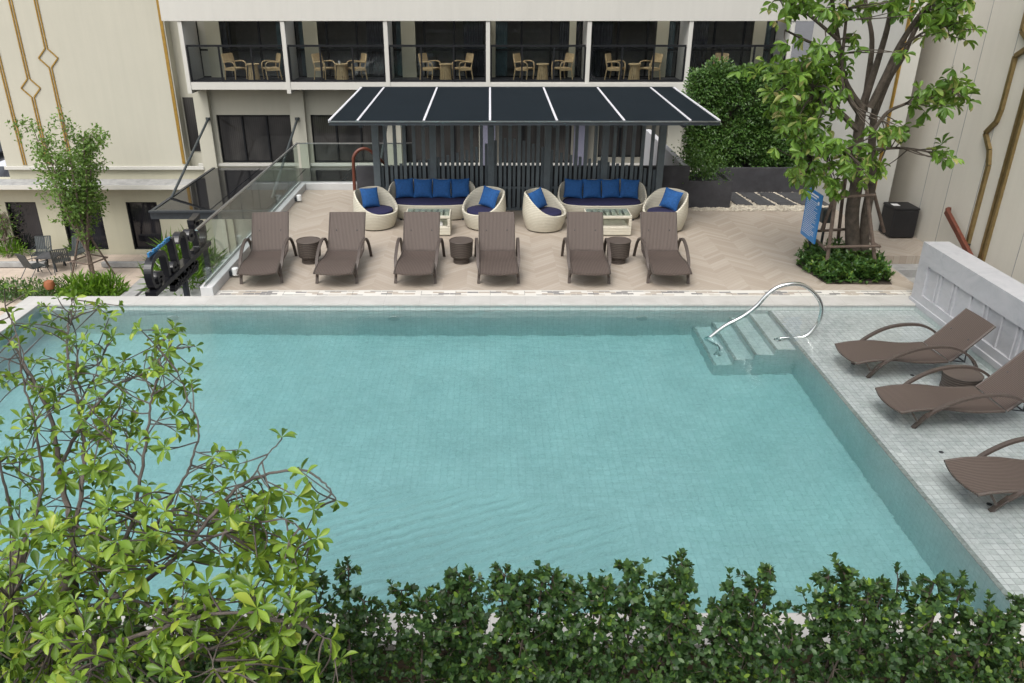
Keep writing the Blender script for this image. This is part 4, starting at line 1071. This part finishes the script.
for i,(px,py) in enumerate(((76,285),(92,284),(108,283))):
    p=at_z(px,py,ZL+.5); bush('fern_clump',['bright green fern clump left of the tree stakes','bright green fern clump in front of the tree stakes','bright green fern clump right of the tree stakes'][i],'fern',(p.x,p.y,ZL),(.6,.5,.75),330,M['leaf_bright'],50+i,(.25,.45),.07,'fern clumps under the staked tree',.5)
for i,(px,py) in enumerate(((12,250),(84,248))):
    p=at_z(px,py,ZL+.2); bush('fern_clump',['small fern clump round the young tree at far left','small fern clump behind the staked tree'][i],'fern',(p.x,p.y,ZL+.05),(.75,.4,.5),260,M['leaf_bright'],60+i,(.18,.32),.06,'fern clumps under the staked tree',.5)
p=at_x(218,262,-7.6)
bush('grass_clump','yellow green arching grass clump seen through the glass balustrade','grass clump',(-8.4,20.6,-2.6),(.8,1.2,1.1),500,M['leaf_bright'],71,(.4,.8),.03,None,.8)
t=thing('raised_planter','grey planter box below the balustrade holding the grass clump','planter',(-8.4,20.6,ZL)); MB().box(-9.4,-7.4,19.2,22,ZL-.03,-2.6).build('box',M['grey_stone'],t,bevel=.02)
# cars far left on the street
def car(label,loc,rz,paint):
    t=thing('parked_car',label,'car',loc,rz,'cars parked on the street')
    prof=[(-2.2,.35),(-2.25,.8),(-1.9,.95),(-1.2,1.0),(-.55,1.52),(.9,1.55),(1.75,1.05),(2.2,.95),(2.25,.4)]
    m=MB(); m.prism_dir([(x,-.85,z) for x,z in prof],(0,1.7,0)); m.build('body',paint,t,world=False,bevel=.06)
    m=MB(); m.prism_dir([(-1.17,-.70,1.035),(-.60,-.66,1.49),(-.60,.66,1.49),(-1.17,.70,1.035)],(-.02,0,.02)); m.build('windscreen',M['door_glass'],t,world=False)
    for s in (-1,1):
        m=MB(); m.prism_dir([(-.95,s*.853,1.02),(-.52,s*.853,1.44),(.85,s*.853,1.46),(1.45,s*.853,1.05)],(0,s*.01,0)); m.build('side_window',M['door_glass'],t,world=False)
        for x in (-1.4,1.4):
            m=MB(); m.tube([(x,s*.70,.33),(x,s*.88,.33)],.33,20); w=m.build('wheel',M['rubber'],t,world=False)
            m=MB(); m.tube([(x,s*.881,.33),(x,s*.89,.33)],.2,14); m.build('rim',M['bsteel'],w,world=False)
        m=MB(); m.box(-2.26,-2.2,s*.6-.2,s*.6+.2,.68,.82); m.build('headlight',M['white'],t,world=False,bevel=.01)
    return t
car('white car nearest the cream building corner at the left picture edge',(-25.1,41.5,ZL-.06),R(88),M['car_white'])
car('grey car farther down the street at the left picture edge',(-31.6,51,ZL-.06),R(84),M['car_grey'])
# ============================================================ RIGHT TREE + BED
bedp=[(5.86,14.35),(6.04,13.30),(7.20,13.28),(7.36,14.0),(7.3,14.6),(7.0,14.95),(6.2,14.95)]
o=MB().prism(bedp,ZD-.1,ZD+.01).build('planting_bed',M['soil'],kind='structure')
def inpoly(x,y,P):
    c=False; n=len(P)
    for i in range(n):
        (x1,y1),(x2,y2)=P[i],P[i-1]
        if (y1>y)!=(y2>y) and x<(x2-x1)*(y-y1)/(y2-y1)+x1: c=not c
    return c
L=Leaves(); r=random.Random(31); cnt=0
while cnt<520:
    x=r.uniform(5.75,7.55); y=r.uniform(13.1,15)
    if not inpoly(x,y,bedp): continue
    cnt+=1; h=r.uniform(.10,.32)
    for k in range(2): L.rosette(r,Vector((x+r.uniform(-.06,.06),y+r.uniform(-.06,.06),ZD+h-.1*k)),rdir(r,1.3),8,.095,.042,1.0,.2)
L.build('ground_cover',M['leaf_bed'],None,LEAF5,'stuff')
TB=Vector((7.02,14.35,ZD+.02))
t=thing('terrace_tree','large leafy tree with dark forked trunk rising from the bed right of the deck','tree',TB)
m=MB(); L=Leaves(); r=random.Random(9)
def Q(px,py,Y): return at_y(px,py,Y)
Yt=14.3
trunkA=[TB+Vector((-.06,0,0)),Q(852,215,Yt),Q(857,180,Yt),Q(858,140,Yt),Q(862,105,Yt)]
m.tube(spline(trunkA,5),[.14-.003*i for i in range(21)],10)
trunkB=[TB+Vector((.12,.02,0)),Q(866,215,Yt+.05),Q(872,180,Yt+.05),Q(872,140,Yt+.1),Q(876,100,Yt+.1)]
m.tube(spline(trunkB,5),[.10-.0022*i for i in range(21)],10)
limbs=[([(862,108),(852,95),(843,75),(838,40),(832,0),(826,-60)],Yt-.2,.06),([(862,108),(868,90),(878,60),(888,25),(893,-10),(897,-80)],Yt+.1,.068),
 ([(864,112),(868,80),(872,40),(866,5),(858,-60)],Yt+.5,.055),([(870,108),(886,75),(900,45),(920,15),(945,-12),(970,-50)],Yt-.2,.06),
 ([(872,120),(888,80),(902,58),(915,30),(930,5),(940,-50)],Yt+.3,.06),([(860,115),(850,100),(842,85),(842,60),(846,20),(850,-40)],Yt-.6,.04),
 ([(858,130),(835,108),(820,98),(812,85),(800,75)],Yt-.5,.05),([(874,130),(888,112),(905,104),(925,95),(945,88)],Yt-.3,.03),([(874,150),(895,148),(912,149),(928,152),(935,158)],Yt-.4,.022),
 ([(855,150),(838,150),(825,155),(812,160)],Yt-.7,.03),([(900,48),(915,38),(930,29),(950,24)],Yt-.2,.022),([(843,75),(825,50),(805,40),(785,30)],Yt-.3,.03),([(838,40),(815,20),(795,6),(780,0)],Yt-.4,.025)]
LP=[]
for P,Y,rad in limbs:
    pp=spline([Q(a,b,Y+(0 if i<2 else .02*i)) for i,(a,b) in enumerate(P)],5); n=len(pp); m.tube(pp,[rad*(1-.75*i/n)+.006 for i in range(n)],8); LP+=pp[3:]
clus=[(785,70,30,26),(815,65,22,22),(800,95,24,22),(828,58,12,14),(775,100,10,14),(790,115,18,16),(815,120,18,16),(830,95,10,12),
 (800,140,22,16),(822,150,25,20),(845,165,22,18),(838,75,12,14),(826,85,12,12),(812,172,20,12),(835,185,16,10),(856,158,12,10),(870,170,12,12),(795,165,14,12),(880,140,18,14),(900,128,12,8),
 (785,10,16,12),(805,0,20,12),(830,8,22,14),(850,12,12,8),(900,5,24,12),(940,8,26,14),(960,-5,16,10),(935,20,14,10),(855,35,6,6),
 (935,95,20,12),(955,88,16,14),(948,105,12,10),(925,100,10,10),(965,95,8,10),(945,30,14,9),(958,22,9,10),(968,32,8,8),(940,150,9,6),(948,158,6,5),(905,55,6,5),
 (840,-30,40,20),(900,-40,50,20),(950,-40,30,20),(790,-30,30,18)]
for (cx,cy,rx,ry) in clus:
    n=int(rx*ry/17)+2
    for i in range(n):
        px=cx+r.gauss(0,.55)*rx; py=cy+r.gauss(0,.55)*ry; Y=Yt-.5+r.gauss(0,.45)+( -.3 if py>120 else 0)
        p=at_y(px,py,Y); L.rosette(r,p,rdir(r,.35)+Vector((0,-.2,0)),r.randint(4,7),.20,.078,.9,.6)
        if i<5 or i%5==0:
            b=min(LP,key=lambda a:(a-p).length); mid=b.lerp(p,.5)+rdir(r)*.06*(b-p).length; m.tube(spline([b,mid,p],4),[.012,.012,.011,.010,.009,.008,.007,.006,.005],5,False)
m.build('trunk',M['bark'],t,smooth=True); L.build('crown',M['leaf_right'],t,LEAFO)
t=thing('tree_stakes','rough timber stakes with two cross bars propping the big right tree','tree support',TB)
Zt=1.42
legs=[(Q(838,178,13.9),Q(827,262,13.75)),(Q(865,176,13.95),Q(875,262,13.85)),(Q(846,165,14.9),Q(838,240,15.0)),(Q(868,170,14.8),Q(884,232,14.95)),(Q(833,200,14.2),Q(822,230,14.3))]
for a,b in legs: MB().tube([a,b],.033,8).build('stake',M['stake'],t)
for a,b in ((Q(836,197,13.86),Q(875,195,13.86)),(Q(824,247,13.72),Q(880,246,13.76)),(Q(818,231,14.4),Q(850,229,14.5)),(Q(857,233,14.8),Q(880,247,14.0)),(Q(816,240,14.4),Q(826,250,14.0))):
    MB().tube([a,b],.026,8).build('cross_bar',M['stake'],t)
# blue sign on pole
t=thing('notice_board','tall blue notice board with white text lines leaning by the tree bed','sign',(6.08,14.5,ZD))
za,zb=.58,1.50; ya_,yb_=14.2,14.9
MB().box(6.06,6.09,ya_,yb_,za,zb).build('panel',M['blue_sign'],t,bevel=.004)
m=MB(); r=random.Random(4)
def wl(y0,y1,z,h): m.box(6.055,6.0585,y0,y1,z-h,z)
m.box(6.055,6.0585,14.33,14.77,1.42,1.45); m.box(6.055,6.0585,14.40,14.70,1.375,1.395)
z=1.32
while z>.66:
    y=14.84; e=14.27+r.uniform(0,.2)
    while y>e:
        w_=r.uniform(.02,.07); m.box(6.056,6.0585,max(e,y-w_),y,z-.010,z); y-=w_+.014
    z-=.034
m.build('text_lines',M['white'],t)
m=MB(); m.box(6.055,6.0588,14.25,14.32,1.30,1.36); m.build('emblem',M['white'],t)
MB().box(6.095,6.14,14.5,14.56,ZD,1.3).build('post',M['dark_metal'],t)
t=thing('meter_box','small grey box on a thin pole behind the blue notice board','box',(6.5,14.9,ZD))
p=at_y(826,215,15.1); 
MB().box(p.x-.10,p.x+.12,15.0,15.15,p.z-.14,p.z+.14).build('box',M['chair_metal'],t,bevel=.01); MB().tube([(p.x,15.08,ZD-.1),(p.x,15.08,p.z-.14)],.025,8).build('pole',M['dark_metal'],t)
# ============================================================ FRONT HEDGE
def shrub(px0,px1,pytop,seed,label,dens=1.0,Yc=4.25,bright=False):
    r=random.Random(seed); xa_=at_y((px0),640,Yc).x; xb_=at_y(px1,640,Yc).x; zt=at_y((px0+px1)/2,pytop,Yc).z-.05
    c=Vector(((xa_+xb_)/2,Yc,-1.3)); t=thing('front_shrub',label,'shrub',c,0,'front hedge shrubs'); L=Leaves(); m=MB()
    w=(xb_-xa_)/2; nst=max(3,int(w*17*dens))
    for k in range(nst):
        x=c.x+r.uniform(-.75,.75)*w; y=Yc+r.uniform(-.25,.25); top=Vector((x+r.uniform(-.16,.16),y+r.uniform(-.1,.15),zt-r.uniform(.02,.26)-.25*(abs(x-c.x)/w)**3))
        b=Vector((c.x+(x-c.x)*.5,Yc+r.uniform(-.1,.1),-1.3)); P=spline([b,b.lerp(top,.55)+Vector((r.uniform(-.12,.12),0,0)),top],7); m.tube(P,[.014*(1-.7*i/len(P)) for i in range(len(P))],5,False)
        for i,p in enumerate(P):
            f=i/len(P)
            if f<.30: continue
            for q in range(int(3*dens)+1):
                d=rdir(r,.35); e=p+d*r.uniform(.10,.30)*(1.15-.5*f)*(1 if f<.93 else .5); m.tube([p,e],[.005,.003],3,False)
                for z in range(4):
                    pp=p.lerp(e,(z+1.5)/5.); L.rosette(r,pp,d+rdir(r)*.4,4,.050,.029,1.0,.1)
                L.rosette(r,e,d+Vector((0,0,.3)),5,.052,.028,.9,.1)
    for k in range(int(w*1150*dens)):
        u=max(-1,min(1,r.gauss(0,.55))); x=c.x+u*w*1.02; topz=zt-.20-.18*abs(u)**3+.05*math.sin(x*9+seed)+.035*math.sin(x*23)
        f=r.random()**.75; z=topz-(topz+.55)*(1-f); y=Yc+max(-.4,min(.4,r.gauss(0,.17)))*(1.2-.5*f)
        L.rosette(r,(x,y,z),rdir(r,.5)+Vector((0,-.25,0)),5,.047,.027,1.1,.1)
    L.build('foliage',M['leaf_hedge'],t,LEAFR); m.build('stem',M['bark'],t); return t
shrub(-70,60,600,111,'dark shrub at the bottom left picture corner behind the foreground tree',1.1)
shrub(45,165,612,112,'dark shrub behind the trunk of the foreground tree',1.1)
shrub(150,300,608,101,'dark dense shrub under the foreground tree, next to the open pool water',1.1)
shrub(285,398,592,102,'dark front hedge shrub just right of the foreground tree',1.2)
shrub(392,520,566,103,'front hedge shrub with yellowish young leaves left of the picture centre',1.25)
shrub(500,600,570,104,'front hedge shrub under the middle of the pool edge',1.2)
shrub(580,690,562,105,'tall front hedge shrub left of the thin open gap',1.2)
shrub(668,715,568,106,'thin see-through shrub in the gap of the front hedge',.6)
shrub(704,800,580,107,'front hedge shrub right of the thin open gap',1.2)
shrub(785,895,572,108,'front hedge shrub below the deep corner of the pool',1.2)
shrub(880,985,576,109,'front hedge shrub below the tiled ledge edge',1.2)
shrub(965,1060,600,110,'rightmost front hedge shrub cut by the picture edge',1.2)
# ============================================================ FOREGROUND TREE
def dpt(px,py,dep):
    d=ray(px,py); return Vector((0,0,H))+d*dep
base=Vector((-2.3,3.35,-1.3))
t=thing('foreground_tree','broad-leaved light green tree filling the lower left foreground','tree',base)
m=MB(); L=Leaves(); r=random.Random(77)
stem=spline([base,base+Vector((.02,0,1.0)),dpt(62,690,4.7),dpt(66,620,4.6),dpt(70,560,4.5)],5); m.tube(stem,[.085-.0015*i for i in range(len(stem))],10)
stem2=spline([base+Vector((-.1,.05,.8)),dpt(-10,700,4.6),dpt(10,600,4.5),dpt(25,540,4.5)],5); m.tube(stem2,[.06-.002*i for i in range(len(stem2))],8)
limbs=[([(66,620),(72,560),(70,520),(60,475),(54,430),(40,392),(22,360),(8,338)],[4.55,4.5,4.5,4.6,4.7,4.7,4.7,4.7],.034),
 ([(70,560),(80,500),(84,450),(78,405),(68,365),(68,330),(73,318),(102,307)],[4.5,4.5,4.6,4.7,4.8,4.9,4.95,5.0],.022),([(70,328),(72,312),(71,297)],[4.9,4.95,5.],.007),
 ([(58,470),(85,420),(113,388),(147,370),(164,340),(172,330)],[4.6,4.6,4.6,4.6,4.6,4.6],.018),([(147,370),(170,352),(195,346)],[4.6,4.6,4.6],.008),
 ([(68,600),(100,575),(130,530),(140,480),(148,430),(152,395),(160,375)],[4.6,4.5,4.4,4.4,4.4,4.4,4.4],.024),
 ([(100,575),(145,540),(175,495),(192,460),(199,428),(190,404),(178,372)],[4.5,4.4,4.3,4.3,4.3,4.3,4.3],.016),
 ([(65,630),(95,608),(140,585),(188,545),(222,503),(250,480),(297,470),(322,481),(336,500)],[4.5,4.3,4.2,4.1,4.1,4.1,4.1,4.1,4.1],.024),([(188,545),(240,528),(285,520),(312,540)],[4.1,4.0,3.9,3.9],.012),([(250,480),(268,455),(282,438)],[4.1,4.1,4.1],.008),
 ([(60,645),(120,640),(180,622),(240,612),(300,626),(330,640)],[4.5,4.1,3.9,3.8,3.8,3.8],.020),([(100,590),(150,606),(200,640),(215,670)],[4.4,4.1,3.9,3.8],.014),
 ([(10,600),(14,540),(4,480),(-8,430)],[4.5,4.5,4.4,4.4],.022),([(25,540),(42,490),(36,430),(24,385),(18,340),(8,312)],[4.5,4.5,4.5,4.5,4.5,4.5],.016),([(84,450),(104,425),(120,400),(128,372)],[4.6,4.6,4.6,4.6],.010),
 ([(78,405),(95,375),(108,345)],[4.7,4.75,4.8],.009),([(36,430),(60,400),(78,372)],[4.5,4.55,4.6],.009),([(140,480),(118,450),(108,425)],[4.4,4.35,4.3],.009),([(60,650),(30,620),(10,600)],[4.5,4.2,4.1],.016),([(62,670),(90,655),(110,660)],[4.4,4.1,3.9],.014),([(10,600),(-10,640)],[4.4,4.1],.014)]
tips=[]; LP=[]
def edge_of(px,py):   # right outline of the crown
    lim=[(285,30),(300,112),(335,200),(380,205),(440,225),(462,300),(480,330),(540,335),(600,325),(683,345),(760,345)]
    if py<285: return -50
    for (a,b),(c_,d) in zip(lim[:-1],lim[1:]):
        if a<=py<=c_: return b+(d-b)*(py-a)/(c_-a)
    return 345
def proj(p):
    q=p-Vector((0,0,H)); w=q.y*_c-q.z*_s; return PX+F*q.x/w,PY-F*(q.y*_s+q.z*_c)/w
def ok(p):
    px,py=proj(p); return px<edge_of(px,py)-6
for P,D,rad in limbs:
    pp=spline([dpt(a,b,d) for (a,b),d in zip(P,D)],7); n=len(pp)
    pp=[a+(rdir(r)*.005 if i else Vector((0,0,0))) for i,a in enumerate(pp)]
    m.tube(pp,[max(.0035,rad*.66*(1-.78*i/n)) for i in range(n)],7); LP+=pp[2:]
    for i in range(2,n):
        if r.random()<.48:
            d=rdir(r,.3); e=pp[i]+d*r.uniform(.10,.30)
            if not ok(e): continue
            mid=pp[i].lerp(e,.5)+rdir(r)*.025; q=spline([pp[i],mid,e],3); m.tube(q,[.0048-.0004*k for k in range(len(q))],5,False); tips.append((e,d))
            if r.random()<.6:
                d2=(d+rdir(r)*.8).normalized(); e2=mid+d2*r.uniform(.08,.22)
                if ok(e2): m.tube([mid,e2],[.004,.0025],5,False); tips.append((e2,d2))
    tips.append((pp[-1],(pp[-1]-pp[-3]).normalized()))
k=0; g_=0
while k<300 and g_<9000:
    g_+=1
    py=r.uniform(500,720) if r.random()<.84 else r.uniform(320,460); px=r.uniform(-30,345)
    if px>edge_of(px,min(py,683))-10: continue
    if py<500 and px>90 and r.random()<.80: continue
    if py<470 and r.random()<.35: continue
    dep=r.uniform(3.7,4.8) if py>480 else r.uniform(4.1,4.8)
    e=dpt(px,py,dep); b=min(LP,key=lambda a:(a-e).length); L0=(b-e).length
    if L0>.75: continue
    mid=b.lerp(e,.5)+rdir(r,.3)*.12*L0; q=spline([b,mid,e],4); m.tube(q,[.0062-.0004*j for j in range(len(q))],5,False)
    d=((e-mid).normalized()+rdir(r,.6)*.7).normalized(); tips.append((e,d)); k+=1
    if L0>.3: tips.append((mid+rdir(r,.3)*.03,rdir(r,.5)))
for e,d in tips:
    px,py=proj(e); f=min(1,max(0,(py-330)/220)); l_=(.064+.030*f)*r.uniform(.8,1.15)
    L.rosette(r,e,d+Vector((0,-.1,.3)),r.randint(4,7),l_,l_*.37,1.2,.10)
m.build('trunk',M['bark_fore'],t,smooth=True); L.build('crown',M['leaf_front'],t,LEAFO)
# ============================================================ LIGHT
w=bpy.data.worlds.new('World'); S.world=w; w.use_nodes=True; nt=w.node_tree
for n in list(nt.nodes): nt.nodes.remove(n)
sky=nt.nodes.new('ShaderNodeTexSky'); sky.sky_type='NISHITA'; sky.sun_disc=False
EL,AZ=R(58),R(205)
sky.sun_elevation=EL; sky.sun_rotation=AZ; sky.air_density=1.6; sky.dust_density=5; sky.ozone_density=1.
hs=nt.nodes.new('ShaderNodeHueSaturation'); hs.inputs['Saturation'].default_value=.30
bg=nt.nodes.new('ShaderNodeBackground'); bg.inputs[1].default_value=.15; out=nt.nodes.new('ShaderNodeOutputWorld')
nt.links.new(sky.outputs[0],hs.inputs['Color']); nt.links.new(hs.outputs[0],bg.inputs[0]); nt.links.new(bg.outputs[0],out.inputs[0])
sl=bpy.data.lights.new('sun','SUN'); sl.energy=.9; sl.angle=R(24); sl.color=(1,.97,.92); so=bpy.data.objects.new('sun',sl); C.objects.link(so)
dv=Vector((math.sin(AZ)*math.cos(EL),math.cos(AZ)*math.cos(EL),math.sin(EL))); so.rotation_euler=dv.to_track_quat('Z','Y').to_euler(); so.location=(0,0,30)
vs=S.view_settings; vs.view_transform='Standard'; vs.look='None'; vs.exposure=.63; vs.gamma=1; vs.use_curve_mapping=False
cy=S.cycles; cy.use_denoising=True; cy.denoiser='OPENIMAGEDENOISE'; cy.max_bounces=10; cy.transmission_bounces=8; cy.transparent_max_bounces=12; cy.diffuse_bounces=3; cy.glossy_bounces=4
cy.sample_clamp_indirect=6; cy.caustics_refractive=True; cy.caustics_reflective=False; cy.blur_glossy=.3; cy.use_adaptive_sampling=True; cy.adaptive_threshold=.01
